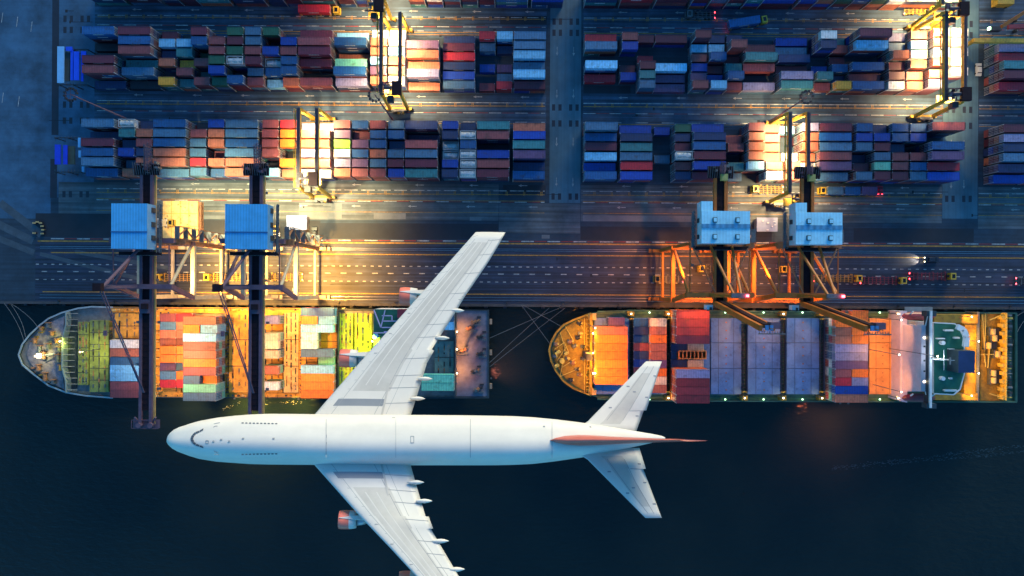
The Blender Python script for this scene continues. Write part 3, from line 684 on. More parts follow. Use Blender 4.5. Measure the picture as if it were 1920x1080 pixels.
row2(1258, HB + 2.64, 1, ['nT', 'nT'], 'low pair between the red stacks', 652, 30)
row2(1566, HB + 2.64 * 3, 3, ['.O', 'OO', 'oO', 'oO', 'PL', 'PL', 'pL', 'rO', 'RP', 'bL', 'oL'], 'bay before the orange hatches', 590, 15.7, 'BwrGRs')
b = MB()
for k in range(8): rbox(b, 1273 + k * 7.2, 1274.6 + k * 7.2, 659, 672, HB + .02, HB + 3.4, m_hatcho)
rbox(b, 1273, 1325, 657.5, 659, HB + .02, HB + 3.6, m_hatcho); rbox(b, 1273, 1325, 672, 673.5, HB + .02, HB + 3.6, m_hatcho); part(b, 'stowed_gangway', s2)
# superstructure of ship two
m_pink = M('pinkish_white_ship_paint', (.60, .50, .54), .45, var=.12, scale=.5)
b = MB(); p = [(1688, 583), (1701, 583), (1701, 608), (1745, 610), (1745, 736), (1701, 730), (1701, 755), (1688, 752)]
b.prism(outline(p, 14), ZD + .02, 14, m_pink)
for k, (x0, x1, z) in enumerate(((1701, 1745, 17), (1710, 1745, 20), (1719, 1745, 23), (1727, 1745, 26))): rbox(b, x0, x1, 610 - 0, 734, z - 2.98, z, m_pink)
ss = part(b, 'superstructure', s2)
b = MB()
for x, z, n in ((1697, 14, 6), (1706, 17, 4), (1715, 20, 5), (1723, 23, 6), (1733, 26, 5)):
    for k in range(n):
        y = 618 + (730 - 618) * (k + .5 + R.uniform(-.25, .25)) / n; p = U(x, y, z); lit = R.random() < .2
        b.box(p.x - .3, p.x + .3, p.y - .3, p.y + .3, z + .005, z + .08, m_lensw if lit else m_seam)
sub(b, 'porthole', ss, s2)  # small portholes, some with a glowing face
b = MB(); rbox(b, 1743.5, 1748.5, 583, 765, 26.02, 28.5, m_whp); rbox(b, 1738, 1756, 757, 766, 25.0, 28.0, m_hull1, m_hull1); rbox(b, 1738, 1756, 583, 593, 25.0, 28.0, m_hull1, m_hull1)
rbox(b, 1741, 1743, 583, 765, 25.0, 27.8, m_seam); part(b, 'bridge_wing', s2)
b = MB()
for a in (((1737, 611), (1744, 584)), ((1737, 734), (1744, 764))): b.bar(U(*a[0], 26), U(*a[1], 27.5), .9, .5, m_whp)
part(b, 'wing_bracket', s2)
b = MB(); p = [(1751, 605), (1790, 607), (1804, 618), (1808, 640), (1808, 700), (1800, 730), (1788, 740), (1751, 738)]
b.prism(outline(p, 24), ZD + .02, 24, m_whp, m_teal); part(b, 'upper_deck', s2)
b = MB()
for a, c in zip(p, p[1:]): b.bar(U(*a, 25), U(*c, 25), .35, .3, m_whp)
for x, y in ((1769, 643), (1769, 710)): q = U(x, y, 25.5); b.tube((q.x, q.y, 24.02), (q.x, q.y, 25.5), .75, m_whp, 14)
for x0, x1, y0, y1 in ((1772, 1788, 618, 621), (1772, 1795, 731, 734), (1758, 1772, 634, 636), (1790, 1800, 632, 635), (1780, 1790, 654, 655), (1782, 1786, 708, 711)): rbox(b, x0, x1, y0, y1, 24.02, 25.2, m_whp)
part(b, 'deck_fittings', s2)
b = MB(); p0 = [(1794, 612), (1806, 618), (1812, 632), (1810, 650)]
for a, c in zip(p0, p0[1:]): b.bar(U(*a, 27), U(*c, 27), 1.8, 1.0, m_whp)
part(b, 'exhaust_duct', s2)
b = MB(); rbox(b, 1797, 1828, 658, 699, ZD + .02, 30, m_hull1, M('navy_funnel_paint', (.01, .025, .09), .5, var=.2)); part(b, 'funnel', s2)
b = MB(); q = U(1800, 678, 40); rx = q.x - 2
b.tube((rx, q.y, 24), (rx, q.y, 38), .4, m_deck1, 8, .2)
for k in range(3): b.bar((rx - 1.5 - k, q.y, 30 + 3 * k), (rx + 3, q.y, 30 + 3 * k), .12, .12, m_whp)
b.bar((rx, q.y - 3.5, 35), (rx, q.y + 3.5, 35), .14, .14, m_whp); b.box(rx - .2, rx + .2, q.y - 1.2, q.y + 1.2, 38.01, 38.3, m_deck1); part(b, 'radar_mast', s2)
for yy, nm in ((593, 0), (748, 1)):
    b = MB(); q = U(1728, yy, 16)
    n = 10; prof = [(-6.5, .3), (-5, 1.2), (-2, 1.6), (2, 1.6), (5, 1.3), (6.5, .4)]
    for (u0, r0), (u1, r1) in zip(prof, prof[1:]): b.tube((q.x + u0, q.y, 13.5), (q.x + u1, q.y, 13.5), r0, m_redb, 12, r1)
    for u in (-4, 4): b.bar((q.x + u, q.y - 1.8, 11), (q.x + u + 1, q.y + 1.8, 15.8), .35, .35, m_whp)
    part(b, 'lifeboat', s2)
b = MB(); rbox(b, 1752, 1834, 590, 606, ZD + .02, 13, m_gold); rbox(b, 1752, 1834, 738, 750, ZD + .02, 13, m_gold); rbox(b, 1808, 1830, 606, 738, ZD + .02, 12, m_gold); part(b, 'accommodation_deck', s2)
b = MB(); rbox(b, 1831, 1837, 585, 752, ZD + .02, 12.5, m_mach); part(b, 'lashing_bridge', s2)
b = MB(); rbox(b, 1838, 1886, 587, 751, ZD + .02, ZD + .7, m_gold)
part(b, 'stern_deck', s2)
b = MB(); rbox(b, 1886.5, 1889, 587, 751, ZD + .02, ZD + 4, m_goldl)
for y in range(592, 750, 15): rbox(b, 1880, 1886, y, y + 7, ZD + .72, ZD + 3.5, m_goldl)
part(b, 'stern_frame', s2)
b = MB()
for y in range(590, 750, 5): rbox(b, 1890.5 + R.uniform(0, 3), 1896 + R.uniform(0, 3), y, y + R.uniform(1, 4), ZD + 1.2, ZD + 2 + R.random(), R.choice([m_mach, m_seam, m_goldl, m_deck1]))
part(b, 'stern_fittings', s2)
for x, y in ((1861, 622), (1864, 634), (1862, 700), (1862, 713), (1870, 664), (1853, 648)):
    b = MB(); p = U(x, y, ZD + 2); b.tube((p.x, p.y - 1.1, ZD + 2), (p.x, p.y + 1.1, ZD + 2), 1.0, m_tan2, 12); b.box(p.x - 1.4, p.x - .9, p.y - 1.6, p.y + 1.6, ZD + .72, ZD + 2.2, m_mach); b.box(p.x + 1.1, p.x + 3.4, p.y - 1.3, p.y + 1.3, ZD + .72, ZD + 1.8, m_blk)
    part(b, 'stern_winch', s2)
b = MB()
for a in (((1842, 590), (1848, 688)), ((1852, 690), (1856, 645)), ((1848, 588), (1846, 680)), ((1838, 665), (1886, 664)), ((1856, 600), (1880, 590)), ((1856, 738), (1880, 746))): b.bar(U(*a[0], ZD + 2), U(*a[1], ZD + 2), .3, .3, m_goldl)
part(b, 'derrick', s2)

# light on and around the ships
def deck_light(root, px, py, z, watts, colr, tgt, size=110, rad=.5, blend=.8):
    p = U(px, py, z); b = MB(); b.tube((p.x, p.y, ZD + .02), (p.x, p.y, z - .3), .14, m_mach, 6); b.box(p.x - .35, p.x + .35, p.y - .35, p.y + .35, z - .29, z, m_mach); b.box(p.x - .2, p.x + .2, p.y - .2, p.y + .2, z + .002, z + .1, m_lensw)
    o = part(b, 'deck_lamp', root); spot((p.x + .3, p.y, z - .75), U(*tgt), watts, colr, size, blend, o, root, rad)
# mooring ropes
ri = 0
for a, c, lab in (((45, 640, 7), (8, 569, .4), 'mooring rope from left ship bow to quay, uppermost of the fan'), ((48, 632, 7), (20, 570, .4), 'mooring rope from left ship bow shoulder up to quay edge'),
                  ((70, 612, 7), (22, 570, .4), 'mooring rope running slantwise from left bow plating to quay'),
                  ((1035, 650, 7), (977, 571, .4), 'pale mooring rope from the very tip of yellow bow to quay'), ((1052, 612, 7), (979, 571, .4), 'pale mooring rope from yellow bow shoulder to quay'),
                  ((918, 634, 7), (1050, 577, .4), 'thin stern rope of left ship reaching right towards the quay'), ((918, 688, 7), (1060, 577, .4), 'lower long stern rope of left ship rising to the quay'), ((918, 680, 7), (1030, 577, .4), 'middle long stern rope of left ship rising to the quay'),
                  ((1900, 600, 7), (1935, 578, .4), 'stern rope of right ship, nearest the quay'), ((1900, 640, 7), (1940, 578, .4), 'stern rope of right ship, farther from the quay')):
    b = MB(); P0, P1 = U(*a), U(*c)
    for q in range(8): f0, f1 = q / 8, (q + 1) / 8; b.tube(P0.lerp(P1, f0) - Vector((0, 0, 5 * f0 * (1 - f0))), P0.lerp(P1, f1) - Vector((0, 0, 5 * f1 * (1 - f1))), .06, m_rope, 6)
    o = b.build('mooring_rope'); tag(o, lab, 'rope', 'mooring ropes')
b = MB(); 
# ------------------------------------------------------------------ quay cranes
m_cdark = M('dark_violet_crane_paint', (.020, .011, .015), .85, 0, spec=.15, var=.25, scale=.5)
m_cream = M('cream_crane_paint', (.45, .37, .25), .5, var=.2, scale=.5)
m_orng = M('orange_crane_paint', (.40, .11, .012), .5, var=.3, scale=.5)
m_lil = M('grey_lilac_crane_paint', (.12, .075, .105), .6, 0, spec=.2, var=.2, scale=.5)
m_roofb = M('blue_roof_sheet', (.07, .36, .66), .45, rust=.12, var=.14, scale=.3, rib_shade=.12, ribp=.9)
m_roofl = M('pale_blue_roof_sheet', (.36, .72, .86), .45, rust=.2, var=.14, scale=.3, rib_shade=.05, ribp=1.0)
m_tyre = M('rubber_tyre', (.02, .02, .02), .8, var=.2)
def sts(label, Xc, ends, up, zp, mleg, mtop, house, seed, lights):
    rr = random.Random(seed)
    root = thing('quay_crane', label, 'crane', (Xc, g(960) + gy(557), 0), 'ship to shore cranes on the quay')
    XL, XR = ends; YW, YL = gy(559), gy(469); YT = gy(541) if not up else gy(549); ZT = 43
    ox = Xc
    # legs
    for x in (XL, XR):
        b = MB(); b.bar((x, YW, 2.2), (x, YW, zp), 1.3, 1.5, mleg); b.bar((x, YW, zp), (x, YT, ZT - 1), 1.2, 1.4, mtop if not up else mleg); part(b, 'leg', root)
        b = MB(); b.bar((x, YL, 2.2), (x, YL, zp), 1.2, 1.4, mleg if up else m_rusty); part(b, 'leg', root)
        b = MB(); b.bar((x, YL - .7, zp), (x, YW + .7, zp), 1.3, 1.5, mleg); part(b, 'portal_beam', root); b = MB(); b.bar((x, YL - .6, 5), (x, YW + .6, 5), .8, 1.0, mleg); part(b, 'portal_beam', root)
        b = MB(); b.tube((x, YL, zp + .8), (x, YT, ZT - .5), .55, mtop if x == XL else m_cream if not up else mleg, 10); part(b, 'diagonal_brace', root)
        for y in (YW, YL):
            b = MB(); b.box(x - 3.2, x + 3.2, y - .6, y + .6, 1.1, 2.2, mleg)
            for k in range(-3, 4): b.tube((x + k * 1.3, y - .35, .55), (x + k * 1.3, y + .35, .55), .5, m_blk, 10)
            for k in (-4.6, 3.6): b.box(x + k, x + k + 1.0, y - .7, y + .7, .5, 1.6, mleg)
            part(b, 'bogie', root)
    for y, z in ((YT, ZT), (YL, zp + 1.9), (YW, zp + 1.0) if up else (YL, ZT - 1)):
        b = MB(); b.box(XL - 1.2, XR + 1.2, y - .8, y + .8, z - .85, z + .85, mtop); part(b, 'cross_beam', root)
    for s_ in (XL, XR): b = MB(); b.bar((s_, YL, zp + 2.8), (s_, YL, ZT - 1.9), 1.0, 1.0, mtop if up else m_rusty); part(b, 'upper_leg', root)
    # stairs and walkways on the landside right leg
    b = MB(); x = XR + 1.6
    for k in range(7):
        z0 = 2 + k * 5.6; b.bar((x, YL + (1.2 if k % 2 else 4.4), z0), (x, YL + (4.4 if k % 2 else 1.2), z0 + 5.6), .7, .18, m_rusty)
        b.box(x - .8, x + .8, YL + .6, YL + 4.9, z0 + 5.62, z0 + 5.7, m_mach)
        for e in (.6, 4.9): b.bar((x - .8, YL + e, z0), (x - .8, YL + e, z0 + 5.6), .16, .16, m_rusty); b.bar((x + .8, YL + e, z0), (x + .8, YL + e, z0 + 5.6), .16, .16, m_rusty)
    part(b, 'stairway', root)
    # girder and boom
    Y0, Y1 = 36.5, (-45.8 if not up else -4.5); bw = 1.7 if not up else 1.7
    b = MB()
    for s_ in (-1, 1):
        b.box(Xc + s_ * bw - .45, Xc + s_ * bw + .45, Y1, Y0, ZT - 1.9, ZT - .0 - .86, mtop)
    if not up: b.box(Xc - bw + .46, Xc + bw - .46, Y1 + 5, Y0, ZT - 1.6, ZT - 1.35, m_cdark)
    else: b.box(Xc - bw + .46, Xc + bw - .46, Y1, Y0, ZT - 1.6, ZT - 1.35, m_cdark)
    n = 42 if not up else 20
    for k in range(n): y = Y1 + (Y0 - Y1) * (k + .5) / n; b.box(Xc - bw + .46, Xc + bw - .46, y - .08, y + .08, ZT - 1.34, ZT - 1.2, m_cdark)
    gd = part(b, 'girder', root)
    b = MB(); b.box(Xc + bw + .46, Xc + bw + 1.0, Y1, Y0, ZT - 2.4, ZT - 1.9, m_orng if up else M('amber_walkway', (.5, .3, .1), .5)); sub(b, 'walkway', gd, root)
    # rear service platform and lattice
    b = MB(); b.box(Xc - 4.2, Xc + 4.2, Y0, Y0 + 4, ZT - 1.6, ZT - 1.2, m_cdark)
    for k in range(12): x = Xc - 4.2 + k * .76; b.bar((x, Y0 + .1, ZT - 1.2), (x, Y0 + 3.9, ZT - .1), .14, .14, m_mach)
    for k in range(10): px_ = Xc + rr.uniform(-3.8, 3.8); py_ = Y0 + rr.uniform(.2, 3.6); b.box(px_, px_ + rr.uniform(.3, 1.2), py_, py_ + rr.uniform(.2, .9), ZT - 1.19, ZT + rr.uniform(-.6, 1.0), rr.choice([m_mach, m_lil, m_cdark]))
    b.truss((Xc + .6, Y0 + 2, ZT - .5), ((Xc + .6) * 204 / 212.5, Y0 + (8.0 if not up else 3), ZT + 8), 1.5, 1.4, 7, .2, m_lil); part(b, 'rear_platform', root)
    if up:
        b = MB(); b.box(Xc - .2, Xc + 1.9, Y0 - 1, Y0 + 1.2, ZT - .8, ZT + .6, M('cab_roof_yellow', (.35, .33, .1), .5)); part(b, 'winch_cover', root)
    # machinery house
    x0, x1, y0, y1, zr, mr = house
    b = MB()
    if not up:
        b.hexa([(x0, y0, ZT + .9), (x1, y0, ZT + .9), (x1, y1, ZT + .9), (x0, y1, ZT + .9)], [(x0, y0, zr), (x1, y0, zr), (x1, y1, zr), (x0, y1, zr)], M('pale_blue_wall_sheet', (.10, .26, .46), .5, var=.1), mr)
        b.box(x0 - .1, x1 + .1, y0 + (y1 - y0) * .36, y0 + (y1 - y0) * .36 + .35, zr + .005, zr + .2, M('roof_ridge', (.02, .1, .26), .5))
        for y in (.2, .5, .82): b.box(x1 + .005, x1 + .35, y0 + (y1 - y0) * y, y0 + (y1 - y0) * y + 1.6, ZT + 1.6, ZT + 3.6, m_seam)
    else:
        b.hexa([(x0, y0, ZT + .9), (x1, y0, ZT + .9), (x1, y1, ZT + .9), (x0, y1, ZT + .9)], [(x0, y0, zr), (x1, y0, zr), (x1, y1, zr), (x0, y1, zr)], M('pale_wall_sheet', (.42, .55, .62), .5, var=.1), mr)
        b.box(x0 + .02, x1 - .02, (y0 + y1) / 2 - .35, (y0 + y1) / 2 + 1.0, zr + .005, zr + .25, M('roof_ridge_blue', (.07, .25, .42), .5, rib_shade=.2, ribp=2))
        for fx in (.27, .74):
            for fy in (.2, .72):
                cx, cy = x0 + (x1 - x0) * fx, y0 + (y1 - y0) * fy
                b.box(cx - .65, cx + .65, cy - .8, cy + .8, zr + .01, zr + .5, m_seam); b.box(cx - .5, cx + .5, cy - .6, cy + .6, zr + .51, zr + .7, mr)
        b.box(x0 - .02, x0 + 3.6, y1 + .02, y1 + 3.1, ZT + .9, zr - .3, M('pale_wall_sheet', (.42, .55, .62), .5), mr)
        for y in (.15, .66): b.box(x0 - .3, x0 - .005, y0 + (y1 - y0) * y, y0 + (y1 - y0) * y + 1.4, ZT + 1.8, ZT + 3.6, m_seam)
    hs = part(b, 'machinery_house', root)
    b = MB(); xx = x1 + .6 if not up else x0 - 1.6
    b.box(xx, xx + 1.0, y0 - 1, y1 + .6, ZT + .2, ZT + .35, m_mach); b.box(x0 - 1, x1 + 1.6, y0 - 1.9, y0 - .6, ZT + .2, ZT + .35, m_cdark)
    for k in range(12):
        y = y0 - 1 + (y1 - y0 + 1.5) * k / 11; b.bar((xx + .95, y, ZT + .35), (xx + .95, y, ZT + 1.6), .14, .14, m_mach)
    b.bar((xx + .95, y0 - 1, ZT + 1.6), (xx + .95, y1 + .6, ZT + 1.6), .14, .14, m_mach); b.bar((xx + .05, y0 - 1, ZT + 1.6), (xx + .05, y1 + .6, ZT + 1.6), .14, .14, m_mach)
    for k in range(16): x = x0 - 1 + (x1 - x0 + 2.4) * k / 15; b.bar((x, y0 - 1.85, ZT + .35), (x, y0 - 1.85, ZT + 1.5), .12, .12, m_mach)
    b.bar((x0 - 1, y0 - 1.85, ZT + 1.5), (x1 + 1.5, y0 - 1.85, ZT + 1.5), .12, .12, m_mach)
    sub(b, 'catwalk', hs, root)
    b = MB(); b.box(XL + 1, XR + 3, YL - 1.2, YL + 1.0, ZT - 4.6, ZT - 4.3, m_rusty)
    for k in range(14): x = XL + 1 + (XR - XL + 2) * k / 13; b.bar((x, YL - 1.1, ZT - 4.3), (x, YL - 1.1, ZT - 3.0), .13, .13, m_rusty)
    part(b, 'upper_walkway', root)
    for x in (XL + .2, XR - .2):
        b = MB(); b.bar((x, YL - 1.5, ZT - .2), (x, YT + .8, ZT - .2), .32, .32, mtop if up else m_lil); part(b, 'tie_beam', root)
    if up:
        for xa, xb in ((XL + 1, Xc - 2), (XR - 1, Xc + 2)):
            b = MB(); b.bar((xa, YL - 1.5, ZT + .6), (xb, YT + .8, ZT + .6), .4, .4, m_rusty); part(b, 'diagonal_brace', root)
            b = MB(); b.truss((xa, YW, zp - 1), (xb, YW - .2, ZT - 4), .9, .9, 9, .16, m_rusty); part(b, 'ladder_truss', root)
    # A-frame, stays
    apex = Vector((Xc, YT, 60))
    b = MB()
    if not up:
        ax = XL + 5.0; ap = Vector((ax, YT - .3, 57))
        b.bar((XL + 1.5, YT, ZT + .8), ap, .7, .9, m_lil); b.bar((XL + 8.5, YT, ZT + .8), ap, .7, .9, m_lil); b.box(ap.x - 1.3, ap.x + 1.3, ap.y - 1.2, ap.y + 1.2, 57, 58.6, m_cdark)
        b.tube(ap + Vector((.8, 0, 0)), (Xc - .6, YL - 1.5, ZT), .5, m_lil, 10)
    else:
        for s_ in (-1, 1): b.bar((Xc + s_ * 3.4, YT, ZT + .8), (Xc + s_ * 1.0, YT - .3, 60), .9, 1.0, mtop)
        b.bar((Xc - 2, YT, 60), (Xc + 2, YT, 60), .9, .9, mtop); b.box(Xc - 2.6, Xc + 2.6, YT - .7, YT + .7, 60.5, 61.2, m_mach); b.tube((Xc + 1, YT - .3, 59), (Xc + 3.5, 14, ZT), .45, mtop, 10); b.tube((Xc - 1, YT - .3, 59), (Xc - 3.5, 14, ZT), .45, mtop, 10)
    fr = part(b, 'a_frame', root)
    if not up:
        b = MB(); end = Vector((Xc - .3, U(0, 735, ZT).y, ZT - .6))
        for e in (-.45, .45): b.bar(ap + Vector((e, 0, 0)), end + Vector((e * .4, 0, 0)), .28, .28, m_lil)
        b.box(ap.x - .5, ap.x + .5, ap.y - 15, ap.y - 13.4, 54, 54.5, m_lil)
        part(b, 'forestay', root)
        b = MB(); b.box(Xc - 4.6, Xc + 4.2, Y1 - 1.2, Y1 + 1.6, ZT - 2.3, ZT - 2.1, m_lil)
        for (xa, ya, xb, yb_) in ((-4.6, -1.2, 4.2, -1.2), (-4.6, 1.6, 4.2, 1.6), (-4.6, -1.2, -4.6, 1.6), (4.2, -1.2, 4.2, 1.6)): b.bar((Xc + xa, Y1 + ya, ZT - 1.2), (Xc + xb, Y1 + yb_, ZT - 1.2), .16, .16, m_lil)
        for s_ in (-1, 1):
            b.bar((Xc + s_ * 1.9, Y1 + .4, ZT - 1.8), (Xc + s_ * 3.5, Y1 + 2.6, ZT - .9), .5, .6, m_lil); b.tube((Xc + s_ * 1.9, Y1, ZT - 2), (Xc + s_ * 1.9, Y1, ZT - .2), .9, m_lil, 8)
        part(b, 'boom_tip', root)
        b = MB(); b.box(Xc - 1.6, Xc + 1.6, -9, -4.5, ZT - .9, ZT - .4, m_lil); b.box(Xc - .9, Xc + 1.2, -7.6, -5.8, ZT - .39, ZT + .4, m_cdark)
        tr = part(b, 'trolley', root)
    else:
        tip = Vector((Xc + 1.0, -10.5, 79)); hinge = Vector((Xc, -4.6, ZT - 1))
        b = MB()
        for s_ in (-1, 1): b.bar(hinge + Vector((s_ * bw, 0, 0)), tip + Vector((s_ * bw, 0, 0)), .9, 1.6, m_orng if s_ < 0 else mtop)
        for k in range(14):
            p = hinge.lerp(tip, (k + .5) / 14); b.bar(p + Vector((-bw, 0, 0)), p + Vector((bw, 0, 0)), .3, .3, mtop)
            q_ = hinge.lerp(tip, (k + 1.5) / 14); b.bar(p + Vector((-bw, 0, 0)), q_ + Vector((bw, 0, 0)), .2, .2, mtop)
        b.bar(hinge + Vector((0, .9, 0)), tip + Vector((0, .9, 0)), 1.8, .3, m_cdark)
        for k in range(10): b.bar(tip + Vector((-2.2 + k * .7, -.8, .3)), tip + Vector((-2.2 + k * .7, -1.6, .3)), .16, .16, m_mach)
        b.box(tip.x - 2.4, tip.x + 5.0, tip.y - 1.7, tip.y - 1.4, 79, 79.4, m_mach); b.box(tip.x + bw - .8, tip.x + bw + 1.8, tip.y - .2, tip.y + 1.6, 76.5, 79.3, m_lil)
        for k in range(2): b.box(tip.x - .6 + k * 1.2, tip.x + .3 + k * 1.2, tip.y - .6, tip.y + .8, 79.0, 79.5, M('blue_sheave_cover', (.05, .18, .4), .5))
        part(b, 'raised_boom', root)
        b = MB(); b.box(Xc - 3.9, Xc - 1.7, -6.8, -5.2, ZT - 5.5, ZT - 3.0, M('cab_white', (.6, .65, .68), .4), M('cab_white', (.6, .65, .68), .4)); cb = part(b, 'operator_cab', root)
        b = MB(); b.box(Xc - 2.8, Xc - 1.9, -6.82, -6.0, ZT - 2.98, ZT - 2.95, m_seam); sub(b, 'roof_window', cb, root)
        b = MB(); b.box(Xc + 1.6, Xc + 2.3, YT - .4, YT + .3, 61.25, 61.9, m_lensr); part(b, 'warning_light', root)
    # floodlights below the girder and on the portal
    if not up: lights = lights + [(XR - 1.2, 9.5, zp - 1.5, XR + 6, 8, 90e3, (1, .47, .07), 104), (XR - 1.2, -1, zp - 1.5, XR + 7, -1, 75e3, (1, .44, .06), 104)]
    for (x, y, z, tx, ty, wt, cc, sz) in lights:
        b = MB(); b.box(x - .5, x + .5, y - .4, y + .4, z, z + .35, m_mach); b.box(x - .4, x + .4, y - .3, y + .3, z - .06, z - .002, m_lensw)
        o = part(b, 'floodlight', root); spot((x, y, z - .4), (tx, ty, 0), wt, cc, sz, .8, o, root, .7)
    return root
XL1, XL2 = -120.4, -84.4
CREAM = (1.0, .80, .45)
def lset(Xc, A_, B2):
    return [(Xc + 2.8, 31, 40.2, Xc + 9, 34, A_ * .95, (1, .86, .42), 88), (Xc + 3, 2, 40.5, Xc + 8, 6, B2 * .95, (1, .55, .16), 105),
            (Xc + 3.5, -12, 40.2, Xc + 12, -22, B2 * .40, (1, .44, .10), 105), (Xc + 3.5, -34, 40.2, Xc + 12, -28, B2 * .36, (1, .44, .10), 105)]
K = 1.0
sts('quay crane with ribbed blue roof and lowered boom, nearest the left ship bow', XL1, (-131, -112.2), False, 27, m_cream, m_lil, (-127.6, -116.2, U(0, 465, 49).y, U(0, 380, 49).y, 49, m_roofb), 1, lset(XL1, 150e3, 70e3) + [(XL1 - 3.5, -26, 40.2, XL1 - 11, -27, 26e3, (1, .62, .35), 90), (XL1 - 3.5, -12, 40.2, XL1 - 14, -14, 14e3, (1, .45, .08), 80)])
sts('quay crane with ribbed blue roof and lowered boom ending behind the aeroplane', XL2, (-94.6, -76), False, 27, m_cream, m_lil, (-91.4, -77.9, U(0, 464, 49).y, U(0, 380, 49).y, 49, m_roofb), 2, lset(XL2, 140e3, 70e3))
def rset(Xc): return [(Xc - 8, 8, 38, Xc - 20, -2, 34e3, (1, .30, .03), 120), (Xc + 5, 2, 38, Xc + 10, 0, 26e3, (1, .30, .03), 120), (Xc - 2, -6, 38, Xc - 6, -34, 8e3, (1, .6, .4), 90)]
sts('orange quay crane with pale blue roof and raised boom, nearest the yellow ship bow', 68.4, (58.1, 78.0), True, 21, m_orng, m_orng, (60.2, 75.6, 14.6, 24.9, 49, m_roofl), 3, rset(68.4))
sts('orange quay crane with pale blue roof and raised boom, rightmost of all', 97, (87.2, 107), True, 21, m_orng, m_orng, (90.2, 105.0, 14.4, 24.6, 49, m_roofl), 4, rset(97))

# ------------------------------------------------------------------ yard gantries
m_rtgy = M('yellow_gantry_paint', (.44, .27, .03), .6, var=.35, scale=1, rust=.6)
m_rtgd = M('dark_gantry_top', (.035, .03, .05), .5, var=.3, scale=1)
def rtg(label, xa, xb, y0, y1, tro, w1, w2, pool=((0, 0),), z=21.0):
    """xa, xb girder photo pixels (top); y0, y1 ground pixel rows of the feet"""
    XA, XB = U(xa, 100, z).x, U(xb, 100, z).x; YA, YB = gy(y0), gy(y1)
    Xm = (XA + XB) / 2; root = thing('yard_gantry_crane', label, 'crane', (Xm, YB, 0), 'rubber tyred gantries over the container stacks')
    for X in (XA, XB):
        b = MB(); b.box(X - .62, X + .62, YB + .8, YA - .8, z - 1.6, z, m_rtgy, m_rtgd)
        b.box(X - .1, X + .1, YB + 1, YA - 1, z + .002, z + .08, m_blk)
        gd = part(b, 'girder', root)
        if X == XA:
            b = MB(); b.box(X - 1.6, X - 1.2, YB + 1, YA - 1, z - 1.3, z - 1.2, m_rtgy)
            for k in range(20): y = YB + 1 + (YA - YB - 2) * k / 19; b.bar((X - 1.6, y, z - 1.2), (X - 1.6, y, z - .1), .1, .1, m_rtgy); 
            for k in range(6): y = YB + 1 + (YA - YB - 2) * (k + .5) / 6; b.box(X - 1.2, X - .65, y - .3, y + .3, z - 1.3, z - .9, m_mach)
            b.bar((X - 1.6, YB + 1, z - .1), (X - 1.6, YA - 1, z - .1), .12, .12, m_rtgy); sub(b, 'walkway', gd, root)
    for Y, s_ in ((YA, 1), (YB, -1)):
        for X in (XA, XB):
            b = MB(); b.bar((X, Y - s_ * 1.0, z - 1.6), (X, Y, 2.6), 1.0, 1.2, m_rtgy); part(b, 'leg', root)
        b = MB(); b.box(XA - 1.6, XB + 1.6, Y - .5, Y + .5, 1.7, 2.8, m_rtgy)
        for k in range(5): x = XA + (XB - XA) * (k + .5) / 5; b.box(x - .4, x + .4, Y - .9, Y - .52, 1.9, 2.7, m_mach)
        part(b, 'sill_beam', root)
        for X in (XA - 1.2, XA + 1.0, XB - 1.0, XB + 1.2):
            b = MB(); b.tube((X, Y - .35, .8), (X, Y + .35, .8), .8, m_tyre, 14); b.tube((X, Y - .38, .8), (X, Y + .38, .8), .35, m_rtgy, 8); part(b, 'wheel', root)
    b = MB(); b.box(XA + 1, XB - 1, YB - 1.6, YB - .6, 2.0, 4.2, m_mach)
    for k in range(6): x = R.uniform(XA + .8, XB - 1.6); b.box(x, x + R.uniform(.4, 1.2), YB - 2.2, YB - 1.62, 2.2, 3 + R.random(), R.choice([m_rtgy, m_blk, m_mach]))
    part(b, 'power_unit', root)
    Yt = U(0, tro, z).y
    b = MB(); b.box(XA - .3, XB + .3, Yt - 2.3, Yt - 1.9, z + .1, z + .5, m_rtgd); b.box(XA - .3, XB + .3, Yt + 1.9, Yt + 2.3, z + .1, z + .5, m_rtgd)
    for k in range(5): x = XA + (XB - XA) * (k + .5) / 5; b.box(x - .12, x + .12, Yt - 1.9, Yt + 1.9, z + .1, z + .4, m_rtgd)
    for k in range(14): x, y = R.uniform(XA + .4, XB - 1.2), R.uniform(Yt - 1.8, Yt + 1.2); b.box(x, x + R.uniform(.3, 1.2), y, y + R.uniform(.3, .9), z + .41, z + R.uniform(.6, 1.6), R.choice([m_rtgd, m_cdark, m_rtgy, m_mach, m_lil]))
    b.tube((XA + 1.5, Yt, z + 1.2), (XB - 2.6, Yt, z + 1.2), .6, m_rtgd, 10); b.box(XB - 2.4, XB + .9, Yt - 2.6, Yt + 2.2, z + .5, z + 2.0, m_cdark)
    tr = part(b, 'trolley', root)
    b = MB(); b.box(Xm - 1.1, Xm + 1.1, Yt - 4.6, Yt - 2.5, z - 2.6, z - .2, m_rtgd, m_blk); sub(b, 'operator_cab', tr, root)
    b = MB(); b.box(Xm - 3.2, Xm + 3.2, Yt - 1.4, Yt + 1.4, 14.8, 15.2, m_rtgy); sub(b, 'spreader', tr, root)
    n = 0
    for X, yy, dx in ((XA, .15, -1), (XB, .15, 1), (XA, .5, -1), (XB, .5, 1), (XA, .85, -1), (XB, .85, 1)):
        Y = YB + (YA - YB) * yy; b = MB(); b.box(X - .35, X + .35, Y - .35, Y + .35, z - 2.0, z - 1.62, m_lensw); o = part(b, 'floodlight', root)
        spot((X + dx * .1, Y, z - 2.3), (X + dx * w2, Y + (yy - .5) * 8, 0), w1 * (1.0 if yy != .5 else .8), (1.0, .66, .30), 140, .9, o, root, .6)
    return root
